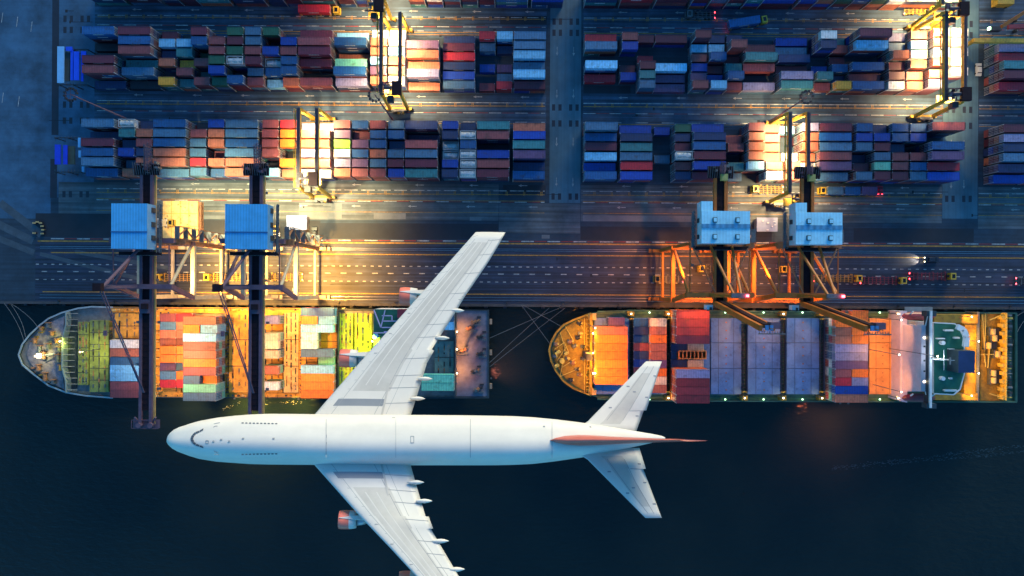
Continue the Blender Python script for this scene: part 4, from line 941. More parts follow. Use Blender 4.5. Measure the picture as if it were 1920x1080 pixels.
rtg('yellow yard gantry over white and salmon containers, in the upper left block', 714, 749.5, 62, 208, 162, 26e3, 4)
rtg('yellow yard gantry spanning the lower left block just behind the blue-roofed cranes', 560, 594.5, 228, 373, 332, 26e3, 4)
rtg('tall yellow yard gantry at the right end of upper right block, brightly lit', 1775, 1811, 55, 217, 167, 30e3, -3)
rtg('yellow yard gantry with grey girders behind the two orange quay cranes', 1483, 1517.5, 230, 377, 366, 26e3, -2)
rtg('yellow yard gantry cut by the top edge, left of the middle road', 685, 715, -110, 41, 6, 22e3, 3)
rtg('yellow yard gantry cut by the top edge, right of the middle road', 1768, 1806, -110, 50, 8, 28e3, -3)

# ------------------------------------------------------------------ masts
def mast(label, rx, ry, z=35.0):
    p = U(rx, ry, z); root = thing('floodlight_mast', label, 'light mast', (p.x, p.y, 0), 'high floodlight masts')
    b = MB(); b.tube((p.x, p.y, 0), (p.x, p.y, z), .4, m_lil, 10, .16); part(b, 'pole', root)
    b = MB(); n = 14
    for k in range(n):
        a, c = 2 * math.pi * k / n, 2 * math.pi * (k + 1) / n; b.bar((p.x + 1.7 * math.cos(a), p.y + 1.7 * math.sin(a), z), (p.x + 1.7 * math.cos(c), p.y + 1.7 * math.sin(c), z), .1, .1, m_lil)
    for k in range(4): a = k * math.pi / 2; b.bar((p.x, p.y, z), (p.x + 1.7 * math.cos(a), p.y + 1.7 * math.sin(a), z), .1, .1, m_lil)
    part(b, 'lamp_ring', root)
    for k in range(11):
        a = 2 * math.pi * k / 12 + .2; c, s_ = math.cos(a), math.sin(a); b = MB(); b.box(p.x + 2.1 * c - .34, p.x + 2.1 * c + .34, p.y + 2.1 * s_ - .34, p.y + 2.1 * s_ + .34, z - .5, z + .25, m_blk); part(b, 'lamp_head', root)
mast('dark ring of floodlights on a tall mast beside upper left gantry', 703, 178)
mast('dark ring of floodlights on a tall mast above the pale gantry, right half', 1513, 182)
mast('unlit ring of floodlights on a tall mast near the left dark edge strip', 132, 177)

# ------------------------------------------------------------------ blue racks at the left end
m_rackb = M('bright_blue_rack_paint', (.015, .09, .75), .45, var=.1); m_rackl = M('pale_blue_rack_paint', (.2, .45, .72), .45, var=.1)
def rack(label, x0, x1, y0, y1, bars, z=6.5):
    p, q = U(x0, y1, z), U(x1, y0, z); root = thing('access_rack', label, 'rack', ((p.x + q.x) / 2, (p.y + q.y) / 2, 0), 'blue steel racks at the left stack ends')
    b = MB()
    for x in (p.x, (p.x + q.x) / 2, q.x):
        for y in (p.y, q.y): b.bar((x, y, 0), (x, y, z - .5), .3, .3, m_blk)
    for y in (p.y, q.y): b.bar((p.x, y, z - .6), (q.x, y, z - .6), .3, .3, m_blk)
    for k in range(9): x = p.x + (q.x - p.x) * k / 8; b.bar((x, p.y - .6, z - .9), (x, p.y + 1, z - .9), .15, .15, m_mach); b.bar((x, q.y - 1, z - .9), (x, q.y + .6, z - .9), .15, .15, m_mach)
    part(b, 'frame', root)
    for (bx0, bx1, by0, by1, bz, mm) in bars:
        b = MB(); rbox(b, bx0, bx1, by0, by1, bz - .4, bz, mm)
        part(b, 'panel', root)
rack('bright blue stepped steel rack with one pale panel, beside upper left block', 108, 162, 92, 158, ((107, 119.5, 87, 155, 7.6, m_rackl), (132, 137, 92, 150, 6.2, m_rackb), (138, 148, 96.5, 150, 7.0, m_rackb), (151.5, 161, 96, 103.5, 6.4, m_rackb), (151.5, 156, 104, 152, 6.0, m_rackb), (121, 130.5, 98, 152, 5.6, M('dull_panel', (.05, .06, .06), .6)), (123, 135, 87.5, 95, 6.6, m_rackb)))
rack('deep blue steel rack with slatted green platform, beside lower left block', 100, 150, 258, 322, ((102.5, 113.5, 271, 308, 7.0, M('royal_blue_rack_paint', (.01, .04, .55), .45)), (118, 126, 272, 308, 7.0, M('royal_blue_rack_paint', (.01, .04, .55), .45)), (127, 140, 274, 308, 6.0, M('olive_platform', (.05, .07, .05), .6)), (146, 151, 258, 276, 7.4, m_rackl), (147, 151.5, 282, 295, 7.2, m_rackl), (153, 158, 312, 323, 5.0, m_rackl)))

# ------------------------------------------------------------------ vehicles
m_cab = M('yellow_cab_paint', (.62, .38, .03), .4, var=.15, scale=2); m_cha = M('rusty_yellow_chassis', (.34, .19, .04), .6, var=.3, scale=1.5); m_glass = M('dark_glass', (.01, .012, .015), .1, var=0)
def truck(label, px, py, length=13, d=-1, ang=0.0, load=None, cabc=None, chac=None, lit=True, name='terminal_truck', hz=1.5):
    """px,py: centre of the cab; d = -1 cab at the left end"""
    p = U(px, py, hz); root = thing(name, label, 'truck', (p.x, p.y, 0), 'terminal trucks'); cabm = cabc or m_cab; cm = chac or m_cha
    ca, sa = math.cos(ang), math.sin(ang)
    def P(u, v, z): u *= -d; return (p.x + u * ca - v * sa, p.y + u * sa + v * ca, z)
    def bx(b, u0, u1, v0, v1, z0, z1, m, mt=None):
        q = [P(u0, v0, 0), P(u1, v0, 0), P(u1, v1, 0), P(u0, v1, 0)]
        if d > 0: q = q[::-1]
        b.hexa([(x, y, z0) for x, y, _ in q], [(x, y, z1) for x, y, _ in q], m, mt)
    b = MB(); bx(b, -1.1, 1.0, -1.3, 1.3, .7, 3.0, cabm); bx(b, -1.5, -1.12, -1.25, 1.25, .6, 1.7, cabm); bx(b, 1.02, 1.8, -.5, .5, .8, 2.2, m_blk); c = part(b, 'cab', root)
    b = MB(); bx(b, -.7, .5, -.8, .8, 3.002, 3.06, m_glass); bx(b, -1.2, -1.11, -1.1, 1.1, 1.8, 2.8, m_glass); sub(b, 'window', c, root)
    b = MB()
    for v in (-1.15, 1.0): bx(b, 2.0, 2.0 + length, v, v + .16, 1.1, 1.4, cm)
    for v in (-.45, .3): bx(b, 1.2, 2.0 + length, v, v + .15, .9, 1.25, cm)
    n = int(length / 1.5)
    for k in range(n + 1): u = 2.0 + length * k / n; bx(b, u - .12, u + .12, -1.5, 1.5, 1.12, 1.38, cm)
    for u in (2.1, length * .5, length + 1.4): bx(b, u, u + .6, -1.75, -1.4, 1.0, 1.8, cm); bx(b, u, u + .6, 1.4, 1.75, 1.0, 1.8, cm)
    part(b, 'chassis', root)
    for u in (0, 2.9, length - 1.2, length + .2):
        for v in (-1.15, 1.15):
            b = MB(); b.tube(P(u, v - .22, .52), P(u, v + .22, .52), .52, m_tyre, 12); part(b, 'wheel', root)
    if lit:
        for v in (-1.1, 1.1): b = MB(); bx(b, length + 2.02, length + 2.2, v - .25, v + .25, 1.2, 1.5, m_lensr); part(b, 'tail_light', root)
    return root, P
for x, y, lab, ln in ((298, 520, 'empty yellow terminal truck under the leftmost quay crane', 12), (390, 520, 'empty yellow terminal truck in the lane between both blue-roofed cranes', 12), (499, 519, 'empty yellow terminal truck under the second blue-roofed crane', 12)):
    truck(lab, x, y, ln)
truck('dark truck with red tail lights left of the orange cranes', 1232, 523, 8, chac=m_mach, cabc=m_cha)
truck('yellow terminal truck under the orange crane nearest the bow', 1315, 504, 5, chac=m_mach)
truck('terminal truck with amber frame between both orange cranes', 1468, 505, 5, chac=m_mach)
truck('terminal truck with long chassis under the right orange crane', 1608, 522, 15, d=1, lit=True)
truck('yellow-cabbed truck heading right, just behind the right orange crane', 1691, 526, 14, d=1, chac=m_redb)
truck('yellow-cabbed truck heading right, last of the quay lane queue', 1783, 518, 14, d=1, chac=m_redb)
truck('dark truck with two red lamps at the right picture edge', 1935, 527, 4, d=1, chac=m_mach, cabc=m_mach)
truck('chassis truck parked below the lower right block near the gantry', 1415, 355, 9, d=-1)
truck('truck loaded with blue containers below the lower right block', 1541, 358, 16, d=-1)
r_, P = truck('truck turning slantwise with a light blue container, upper right lane', 1431, 38.5, 11.5, d=1, ang=math.radians(9.5))
def loaded(label, P, length, c, u0=2.1, z=1.42, L_=CL, ang=0.0):
    q = P(u0 + L_ / 2, 0, 0); o = put_container(q[0], q[1], z, L_, c, label, group='containers carried by trucks'); o.rotation_euler = (0, 0, ang); return o
loaded('light blue container carried slantwise by the turning truck', P, 12, 'B', 2.1, ang=math.radians(9.5))
r_, P = truck('truck with yellow cab carrying a dark red container, top left lane', 630, 19, 12, d=1, hz=2.5)
loaded('dark red container on the truck in the top left lane', P, 12, 'R')
truck('dark flatbed truck with red lamps in the top lane right of middle road', 1292, 28, 8, d=-1, chac=m_mach, cabc=m_mach)
truck('orange trailer truck in bright light under the upper right gantry', 1745, 20, 8, d=1, chac=m_rtgy)
for x, c in ((1550, 's'), (1582, 'B'), (1614, 'p')):
    p = U(x, 358, 3); put_container(p.x + 3, p.y, 1.42, CS, c, '%s short container low on the truck below the lower right block' % PAL[c][0], group='containers carried by trucks')
def car(label, px, py, colr, head=False, vert=True, L_=4.6, lightsred=False):
    p = U(px, py, 1); root = thing('parked_car', label, 'car', (p.x, p.y, 0)); root.rotation_euler = (0, 0, 0)
    W_ = 2.1
    def bx(b, u0, u1, v0, v1, z0, z1, m, ti=0):
        q = [(u0, v0), (u1, v0), (u1, v1), (u0, v1)]; t = [(u0 + ti, v0 + ti * .5), (u1 - ti, v0 + ti * .5), (u1 - ti, v1 - ti * .5), (u0 + ti, v1 - ti * .5)]
        f = (lambda a: (p.x - a[1], p.y + a[0])) if vert else (lambda a: (p.x + a[0], p.y + a[1]))
        b.hexa([(*f(a), z0) for a in q], [(*f(a), z1) for a in t], m)
    b = MB(); bx(b, -L_ / 2, L_ / 2, -W_ / 2, W_ / 2, .35, .95, colr, .12); bx(b, -L_ * .32, L_ * .25, -W_ / 2 + .1, W_ / 2 - .1, .96, 1.5, colr, .45); bd = part(b, 'body', root)
    b = MB(); bx(b, -L_ * .30, -L_ * .22, -.75, .75, 1.0, 1.42, m_glass, .02); sub(b, 'window', bd, root); b = MB(); bx(b, L_ * .14, L_ * .25, -.75, .75, 1.0, 1.40, m_glass, .05); sub(b, 'window', bd, root)
    for u in (-L_ * .3, L_ * .3):
        for v in (-W_ / 2, W_ / 2):
            b = MB(); bx(b, u - .33, u + .33, v - .1, v + .1, .02, .66, m_tyre, .1); part(b, 'wheel', root)
    if head or lightsred:
        for v in (-.8, .8):
            b = MB(); bx(b, -L_ / 2 - .12, -L_ / 2 - .01, v - .2, v + .2, .55, .8, m_lensw if head else m_lensr); o = part(b, 'headlight' if head else 'tail_light', root)
            if head:
                q = (p.x - L_ / 2 - .3, p.y + v, .8) if not vert else (p.x - v, p.y - L_ / 2, .8)
                spot(q, (q[0] - 10, q[1], .0), 3e3, (1, .85, .65), 50, .8, o, root, .2)
    return root
car('dark car parked nose up beside the small blue-roofed office', 589, 438, M('black_car_paint', (.02, .025, .035), .3, var=.05), L_=5.0)
car('dark van with bright headlights driving left along the quay', 1748, 487, M('dark_van_paint', (.02, .025, .04), .35, var=.05), head=True, vert=False, L_=5.5).name = 'van'
car('small red car with lit stripes below the lower right block', 1651, 356, M('red_car_paint', (.5, .02, .05), .35, var=.05), vert=True, lightsred=True, L_=3.2)
car('white van parked beside the pale platform left of first lane', 1836, 130, M('white_van_paint', (.7, .68, .6), .35, var=.05), L_=5).name = 'van'
bpy.data.objects[-1] if False else None
# office and shelter
def shed(name, label, cat, x0, x1, y0, y1, z, mr, mw_, group=None, fittings=6):
    p, q = U(x0, y1, z), U(x1, y0, z); root = thing(name, label, cat, ((p.x + q.x) / 2, (p.y + q.y) / 2, 0), group)
    b = MB(); b.box(p.x + .3, q.x - .3, p.y + .3, q.y - .3, 0, z - .25, mw_); part(b, 'wall', root)
    b = MB(); b.box(p.x, q.x, p.y, q.y, z - .24, z, mr)
    for k in range(fittings): x, y = R.uniform(p.x + .5, q.x - 1.2), R.uniform(p.y + .5, q.y - 1); b.box(x, x + R.uniform(.2, .8), y, y + R.uniform(.2, .5), z + .005, z + R.uniform(.2, .6), m_whp)
    part(b, 'roof', root)
    b = MB(); b.box(p.x + 1, p.x + 2.2, p.y + .26, p.y + .295, 0.05, 2.1, m_glass); part(b, 'door', root)
shed('site_office', 'small flat-roofed office with pale blue roof right of second crane', 'office', 537, 575, 404, 431, 3.4, M('periwinkle_roof', (.13, .18, .36), .5, var=.2), M('office_wall', (.3, .25, .2), .7))
shed('site_office', 'grey-lilac flat-roofed office between the two orange quay cranes', 'office', 1419, 1458, 408, 434, 3.6, M('lilac_roof', (.22, .25, .38), .5, var=.12), M('office_wall', (.3, .25, .2), .7))
# hatch cover lying on the quay
b = MB(); p, q = U(305, 448, 1.2), U(371, 377, 1.2); b.box(p.x, q.x, p.y, q.y, .05, 1.2, m_tan2)
for k in range(1, 3): y = p.y + (q.y - p.y) * k / 3; b.box(p.x, q.x, y - .1, y + .1, 1.205, 1.3, m_tan)
for k in range(1, 4): x = p.x + (q.x - p.x) * k / 4; b.box(x - .1, x + .1, p.y, q.y, 1.301, 1.34, m_tan)
for k in range(14): x, y = R.uniform(p.x + 1, q.x - 1), R.uniform(p.y + 1, q.y - 1); b.box(x, x + .3, y, y + .5, 1.205, 1.45, m_rusty)
tag(b.build('hatch_cover'), 'pale buff ship hatch cover lying on the quay between blue-roofed cranes', 'hatch cover')
b = MB(); p, q = U(373, 450, 2), U(377, 378, 2); b.truss(((p.x + q.x) / 2, p.y, 1.1), ((p.x + q.x) / 2, q.y, 1.1), .7, 1.8, 12, .2, m_rusty); tag(b.build('lifting_beam'), 'long rusty lattice beam lying along the right edge of the hatch cover', 'lifting beam')
# white truck beside crane
truck('short white truck beside the buff hatch cover on the quay', 322, 418, 4.0, d=1, cabc=m_rtgy, chac=m_whp, lit=False, name='service_truck')
truck('small yellow and white truck beside the second blue-roofed crane', 516, 430, 2.6, d=1, ang=math.radians(90), cabc=m_rtgy, chac=m_whp, lit=False, name='service_truck')
# striped barrier cluster
for i, (x, y) in enumerate(((64, 418), (70, 416), (76, 418), (79, 424), (80, 431), (79, 438), (64, 437))):
    p = U(x, y, .8); b = MB(); mk = M('barrier_yellow', (.6, .45, .2), .5, var=.1)
    b.box(p.x - .7, p.x + .7, p.y - .35, p.y + .35, .0, .7, m_blk)
    for k in range(3): b.box(p.x - .6 + k * .45, p.x - .4 + k * .45, p.y - .3, p.y + .3, .705, .9, mk)
    tag(b.build('traffic_barrier'), 'black and yellow striped barrier in the cluster at the left ramps, %s clockwise' % ordn(i), 'barrier', 'striped barriers by the left ramps')
# low vehicles / bollards along quay edge
for i, x in enumerate(list(range(110, 1900, 105))):
    p = U(x, 569 + .0058 * (x - 960), .6); b = MB(); b.tube((p.x, p.y, .26), (p.x, p.y, .8), .28, m_blk, 10); b.tube((p.x, p.y, .8), (p.x, p.y, 1.0), .42, m_blk, 10, .36)
    tag(b.build('mooring_bollard'), 'small black mooring bollard, %s from left along the quay edge' % ordn(i), 'bollard', 'mooring bollards along the quay')
# gangway near right ship stern
b = MB(); b.box(U(1700, 0, 3).x, U(1752, 0, 3).x, YQ - 2.0, YQ + .9, 2.6, 3.0, M('gangway_grey', (.25, .27, .3), .5, var=.15)); b.box(U(1744, 0, 3).x, U(1752, 0, 3).x, YQ - 2.0, YQ + 1.0, .3, 2.59, m_mach)
tag(b.build('gangway'), 'grey boarding gangway between quay and right ship bridge', 'gangway')
# red arm in the top right corner
root = thing('mobile_crane', 'orange-red lattice arm reaching in at the top right corner, above teal containers', 'crane', U(1925, 30, 0))
b = MB(); b.bar(U(1878, 50, 12), U(1945, 8, 14), 1.2, 1.2, m_orng); part(b, 'arm', root, label='orange-red slanting arm')
b = MB(); b.bar(U(1890, 51, 6), U(1940, 48, 6), 1.6, 1.0, m_redb); b.box(U(1925, 60, 0).x, U(1945, 60, 0).x, U(0, 62, 0).y, U(0, 40, 0).y, 0.5, 5, m_redb); part(b, 'chassis', root)
b = MB(); p = U(1864, 53, 5); b.box(p.x - 1.2, p.x + 3, p.y - .8, p.y + .8, 3, 5, m_blk); b.box(p.x - 1.9, p.x - 1.25, p.y - .4, p.y + .6, 4, 5, m_lensg); part(b, 'spreader', root)
for x in (1900, 1935):
    for y in (40, 60): p = U(x, y, 0); b = MB(); b.tube((p.x, p.y - .4, .8), (p.x, p.y + .4, .8), .8, m_tyre, 12); part(b, 'wheel', root)
b = MB(); p, q = U(1871, 7, 4), U(1902, -10, 4); b.box(p.x, q.x, p.y, q.y, .5, 4, m_rtgy); b.tube((p.x + 1, p.y - .2, .6), (p.x + 1, p.y + .4, .6), .6, m_tyre); b.tube((q.x - 1, p.y - .2, .6), (q.x - 1, p.y + .4, .6), .6, m_tyre)
tag(b.build('forklift'), 'yellow handling machine at the top edge near the right corner', 'forklift')
b = MB(); p, q = U(1826, 79, 10), U(1945, 72, 10); b.box(p.x, q.x, p.y, q.y, 8.5, 10, m_rtgy); 
for x in (p.x + .6, q.x - .6): b.box(x - .5, x + .5, p.y + .1, q.y - .1, 0, 8.49, m_rtgy)
tag(b.build('portal_beam_gate'), 'yellow overhead beam lying across the far right blocks', 'beam')
# ------------------------------------------------------------------ aeroplane
PZ = 165.0
O_ = U(818, 824, PZ); Cm = Vector((0, 0, H))
nrm = (Matrix.Rotation(math.radians(-18), 3, 'X') @ (Cm - O_)).normalized()
def ray(px, py):
    d = U(px, py, 0) - Cm; return d.normalized()
def hit(px, py, w_):
    d = ray(px, py); o = O_ + nrm * w_; t = (o - Cm).dot(nrm) / d.dot(nrm); return Cm + d * t
e1 = (hit(1240, 825.5, 0) - hit(330, 823, 0)).normalized(); e2 = nrm.cross(e1).normalized()
def PL(px, py, w_=0.0):
    v = hit(px, py, w_) - O_; return Vector((v.dot(e1), v.dot(e2), w_))
m_pw = M('white_aircraft_paint', (.78, .69, .60), .6, var=.05, scale=.35, streak=.03); m_pg = M('light_grey_wing_paint', (.50, .455, .42), .6, var=.09, scale=.35); m_pe = M('pale_wing_edge_paint', (.64, .585, .54), .6, var=.05, scale=.3)
m_pd = M('dark_grey_walkway_paint', (.22, .23, .26), .5, var=.05); m_ppk = M('salmon_pink_paint', (.90, .20, .13), .4, var=.04); m_pfin = M('red_fin_paint', (.60, .15, .11), .4, var=.08, scale=.6); m_pl = M('panel_line', (.28, .28, .29), .6, var=0); m_pwin = M('cabin_window', (.10, .10, .11), .2, var=0); m_pm = M('bare_metal', (.45, .46, .48), .35, .4, var=.1)
plane = thing('airliner', 'white four-engined airliner with pink engines and red fin, flying left over the water', 'aeroplane', O_)
plane.rotation_euler = Matrix((e1, e2, nrm)).transposed().to_euler()
def pp(b, name, parent=None, smooth=False):
    o = b.build(name, parent or plane, smooth); return o
st = [(311, 822, 822.6), (313.5, 815, 829), (317, 811, 833), (324, 805.5, 838.5), (333, 801.5, 843), (343, 799, 846.5), (358, 795, 851.5), (375, 791.5, 856), (407, 786.8, 860.8), (440, 783.6, 863), (471, 781.6, 865), (505, 780.6, 865.8), (560, 780.4, 866.3), (620, 780.6, 866.6), (700, 780.8, 867), (800, 781.2, 867.3),
      (870, 781.8, 867.4), (930, 782.6, 867.3), (965, 783.4, 866.6), (1000, 785.2, 865), (1040, 789.6, 861.6), (1090, 796.6, 856), (1130, 803, 850), (1165, 809, 844), (1195, 814.6, 838.4), (1220, 819, 833.5), (1236, 822.5, 829.5), (1242, 825, 827.5)]
NS = 64; EX = .74
fus = MB(); rings = []
FS = []
for x, ya, yb_ in st:
    a, c = PL(x, ya), PL(x, yb_); u = (a.x + c.x) / 2; v = (a.y + c.y) / 2; r = abs(a.y - c.y) / 2
    hump = 1.0 + .22 * max(0, min(1, (640 - x) / 120)) * min(1, max(0, (x - 325) / 60)); wc = -.4 if x < 1000 else -.4 + (x - 1000) / 240 * 1.6
    FS.append((x, u, v, r, r * hump, wc))
    ring = []
    for k in range(NS):
        t = 2 * math.pi * k / NS; cs, sn = math.cos(t), math.sin(t)
        e = EX
        cy, sz = math.copysign(abs(cs) ** e, cs), math.copysign(abs(sn) ** e, sn)
        ring.append((u, v + r * cy, wc + (r * hump if sn > 0 else r) * sz))
    rings.append(ring)
i0 = 0
for ring in rings: fus.v += ring
ks = fus.slot(m_pw)
for j in range(len(rings) - 1):
    for k in range(NS):
        a, c = j * NS + k, j * NS + (k + 1) % NS; fus.f.append((a, c, c + NS, a + NS)); fus.mi.append(ks)
fus.f.append(tuple(range(NS))[::-1]); fus.mi.append(ks); n_ = (len(rings) - 1) * NS; fus.f.append(tuple(range(n_, n_ + NS))); fus.mi.append(ks)
fo = pp(fus, 'fuselage', smooth=True)
def fsurf(px, py, lift=.03):
    """point on upper fuselage skin as seen at photo pixel (iterates over height)"""
    w_ = 3.0
    for _ in range(6):
        p = PL(px, py, w_); u = p.x
        for A_, B2 in zip(FS, FS[1:]):
            if A_[1] <= u <= B2[1]: f = (u - A_[1]) / (B2[1] - A_[1]); break
        else: f = 0
        v0, r, rt, wc = (A_[k] + (B2[k] - A_[k]) * f for k in (2, 3, 4, 5))
        s = max(-1, min(1, (p.y - v0) / r)); cs = abs(s) ** (1 / EX); sn = math.sqrt(max(0, 1 - cs * cs)); w_ = wc + rt * sn ** EX
    p = PL(px, py, w_); nn = Vector((0, s, max(sn, .1))).normalized()
    return p + nn * lift, nn
def decal(pts, m, name, lift=.03):
    b = MB(); b.poly([fsurf(x, y, lift)[0] for x, y in pts][::-1], m); return b
b = MB()
for (x0, y) in [(453 + 7.0 * k, 793.2 + .15 * k) for k in range(10)] + [(453 + 7.0 * k, 851.8 - .12 * k) for k in range(10)]:
    b.poly([fsurf(x, yy, .03)[0] for x, yy in ((x0, y + 1), (x0 + 4, y + 1), (x0 + 4, y - 1), (x0, y - 1))], m_pwin)
pp(b, 'cabin_windows', fo)
b = MB(); arc_o = [(382.5, 803), (374, 807.5), (366, 810.5), (360.5, 815), (357.5, 821), (357.3, 824), (360, 830), (366, 835), (374, 837.5), (382.5, 840.5)]
arc_i = [(381, 807), (374.5, 810.5), (368, 813.5), (364.5, 817), (362.5, 821.5), (362.5, 824), (364.5, 828.5), (368.5, 832), (375, 834.5), (381, 837)]
for k in range(9):
    sh = .12; a, c, d_, e_ = arc_o[k], arc_o[k + 1], arc_i[k + 1], arc_i[k]
    def mix(p, q, f): return (p[0] + (q[0] - p[0]) * f, p[1] + (q[1] - p[1]) * f)
    b.poly([fsurf(*q, .05)[0] for q in (mix(a, c, .06), mix(e_, d_, .06), mix(e_, d_, .94), mix(a, c, .94))], m_pwin)
pp(b, 'windscreen', fo)
def skin_line(pts, m=m_pl, wd=.07):
    b = MB(); P_ = [fsurf(x, y, .03) for x, y in pts]
    for (p, n1_), (q, n2_) in zip(P_, P_[1:]): b.bar(p, q, wd, .03, m)
    return b
b = MB()
for x in (611.5, 742, 882, 1035):
    pts = [(x, y) for y in range(786, 863, 6)]; P_ = [fsurf(*q, .012)[0] for q in pts]
    for p, q in zip(P_, P_[1:]): b.bar(p, q, .06 if x in (611.5, 882, 1035) else .03, .02, m_pl)
for pts in ([(401, 795), (412, 792.5)], [(400, 801), (404, 799), (408, 799)], [(401, 845), (405, 848), (409, 850)], [(402, 852), (411, 852.5)], [(386, 826), (391, 826), (391, 831), (386, 831), (386, 826)], [(770, 818), (776, 818), (776, 830), (770, 830), (770, 818)], [(735, 783.5), (741, 783.5)], [(612, 815), (612, 833)]):
    P_ = [fsurf(*q, .02)[0] for q in pts]
    for p, q in zip(P_, P_[1:]): b.bar(p, q, .07, .03, m_pl)
for x, y in ((400.5, 827), (415, 824), (430, 827), (456, 822), (513, 822), (1020, 800), (1107, 801)): p = fsurf(x, y, .05)[0]; b.box(p.x - .14, p.x + .14, p.y - .1, p.y + .1, p.z - .05, p.z - .02, m_pl)
pp(b, 'panel_joints', fo)

def wing(name, le, te, w_le, stn, thick, mats, side):
    """le/te: functions y->px x ; stations list of photo y ; w (height) and thickness interpolated along stations"""
    b = MB(); prof = [(0, 0), (.02, .45), (.06, .75), (.13, .93), (.22, 1.0), (.30, 1.0), (.42, .93), (.55, .78), (.66, .60), (.78, .38), (.90, .16), (1.0, .02)]
    n = len(prof); secs = []
    for i, y in enumerate(stn):
        f = i / (len(stn) - 1); f = (y - stn[0]) / (stn[-1] - stn[0]); w_ = w_le[0] + (w_le[1] - w_le[0]) * f; t = thick[0] + (thick[1] - thick[0]) * f
        a, c = PL(le(y), y, w_), PL(te(y), y, w_)
        up = [a.lerp(c, p) + Vector((0, 0, t * h * .24)) for p, h in prof]; dn = [a.lerp(c, p) - Vector((0, 0, t * h * .38)) for p, h in prof[1:-1]][::-1]
        secs.append(up + dn)
    m = len(secs[0])
    for s_ in secs: b.v += [tuple(p) for p in s_]
    for j in range(len(secs) - 1):
        ym = (stn[j] + stn[j + 1]) / 2
        for k in range(m):
            a, c = j * m + k, j * m + (k + 1) % m
            fc = (a, c, c + m, a + m) if side < 0 else (a + m, c + m, c, a)
            fr = (prof[k][0] + prof[k + 1][0]) / 2 if k < n - 1 else .5
            b.f.append(fc); b.mi.append(b.slot(mats(fr, ym, k < n - 1)))
    b.f.append(tuple(range(m)) if side > 0 else tuple(range(m))[::-1]); b.mi.append(0); q = (len(secs) - 1) * m; b.f.append(tuple(range(q, q + m))[::-1] if side > 0 else tuple(range(q, q + m))); b.mi.append(0)
    return b, secs
def lerpf(pts):
    def f(y):
        for (y0, x0), (y1, x1) in zip(pts, pts[1:]):
            if min(y0, y1) <= y <= max(y0, y1): return x0 + (x1 - x0) * (y - y0) / (y1 - y0)
        return pts[-1][1] if abs(y - pts[-1][0]) < abs(y - pts[0][0]) else pts[0][1]
    return f
leT = lerpf([(790, 578), (779, 588), (690, 665), (600, 745.5), (435.5, 891.5)]); teT = lerpf([(790, 768), (779, 770), (745, 781), (700, 795), (683, 800), (682, 800), (657.5, 814), (655, 809.5), (584, 855), (556, 871.5), (522, 895), (470, 930), (448, 941), (435.5, 948)])
leB = lerpf([(858, 578), (866, 584.5), (964, 671), (987, 693), (1029, 733), (1080, 780), (1211, 902)]); teB = lerpf([(858, 766), (869, 769), (904, 779), (968, 798), (968.6, 804), (991, 812), (991.8, 808), (1080, 860), (1211, 948)])
def wm(top):
    def f(fr, y, upper):
        if not upper: return m_pe
        d = (y - 824) * (-1 if top else 1)
        if 61 < d < 75 and .16 < fr < .62: return m_pd
        if d > 372: return m_pe
        if .18 < fr < .62: return m_pg if d > 88 else m_pe
        return m_pe
    return f
stT = [790, 778, 763, 749.5, 735, 700, 683, 682, 670, 657.5, 655, 620, 584, 556, 522, 490, 455, 448, 435.5]
stB = [858, 870, 886, 898.5, 915, 945, 968, 968.6, 980, 991, 991.8, 1029, 1080, 1120, 1160, 1199, 1211]
bw_, secT = wing('wing', leT, teT, (-1.4, 1.6), stT, (2.0, .45), wm(True), 1); wT = pp(bw_, 'wing', None, True)
bw_, secB = wing('wing', leB, teB, (-1.4, 1.6), stB, (2.0, .45), wm(False), -1); wB = pp(bw_, 'wing', None, True)
def ws(top, fr, y, lift=.0):
    stn, le, te = (stT, leT, teT) if top else (stB, leB, teB); f = (y - stn[0]) / (stn[-1] - stn[0]); w_ = -1.4 + 3.0 * f; t = 2.0 + (.45 - 2.0) * f
    prof = [(0, 0), (.02, .45), (.06, .75), (.13, .93), (.22, 1.0), (.30, 1.0), (.42, .93), (.55, .78), (.66, .60), (.78, .38), (.90, .16), (1.0, .02)]
    for (p0, h0), (p1, h1) in zip(prof, prof[1:]):
        if p0 <= fr <= p1: h = h0 + (h1 - h0) * (fr - p0) / (p1 - p0); break
    return PL(le(y), y, w_).lerp(PL(te(y), y, w_), fr) + Vector((0, 0, t * h * .24 + lift))
for top, wo in ((True, wT), (False, wB)):
    b = MB(); sg = -1 if top else 1
    ds = [46, 100, 140, 180, 220, 260, 300, 340, 375]
    for fr, m_, w_ in ((.18, m_pl, .05), (.62, m_pl, .06), (.33, m_pe, .14), (.47, m_pe, .12), (.74, m_pl, .04)):
        for d0, d1 in zip(ds, ds[1:]): b.bar(ws(top, fr, 824 + sg * d0, .004), ws(top, fr, 824 + sg * d1, .004), w_, .012, m_) if fr not in (.33, .47) or d0 > 80 else None
    for d0 in (66, 95, 118, 150, 190, 214, 240, 272, 310, 345, 372):
        for a, c in ((.63, .97),): b.bar(ws(top, a, 824 + sg * d0, .01), ws(top, c, 824 + sg * (d0 + 3), .01), .08, .01, m_pl)
    for d0 in range(56, 385, 17): b.bar(ws(top, .05, 824 + sg * d0, .01), ws(top, .17, 824 + sg * (d0 + 3), .01), .04, .01, m_pl)
    b.bar(ws(top, .70, 824 + sg * 45, .04), ws(top, .60, 824 + sg * 105, .04), .28, .03, m_pg)
    for d0, fr in ((235, .12), (197, .1), (290, .1), (160, .13), (268, .97), (262, .93)): p = ws(top, fr, 824 + sg * d0, .05); b.box(p.x - .2, p.x + .2, p.y - .06, p.y + .06, p.z - .05, p.z - .03, m_pl)
    pp(b, 'panel_joints', wo)
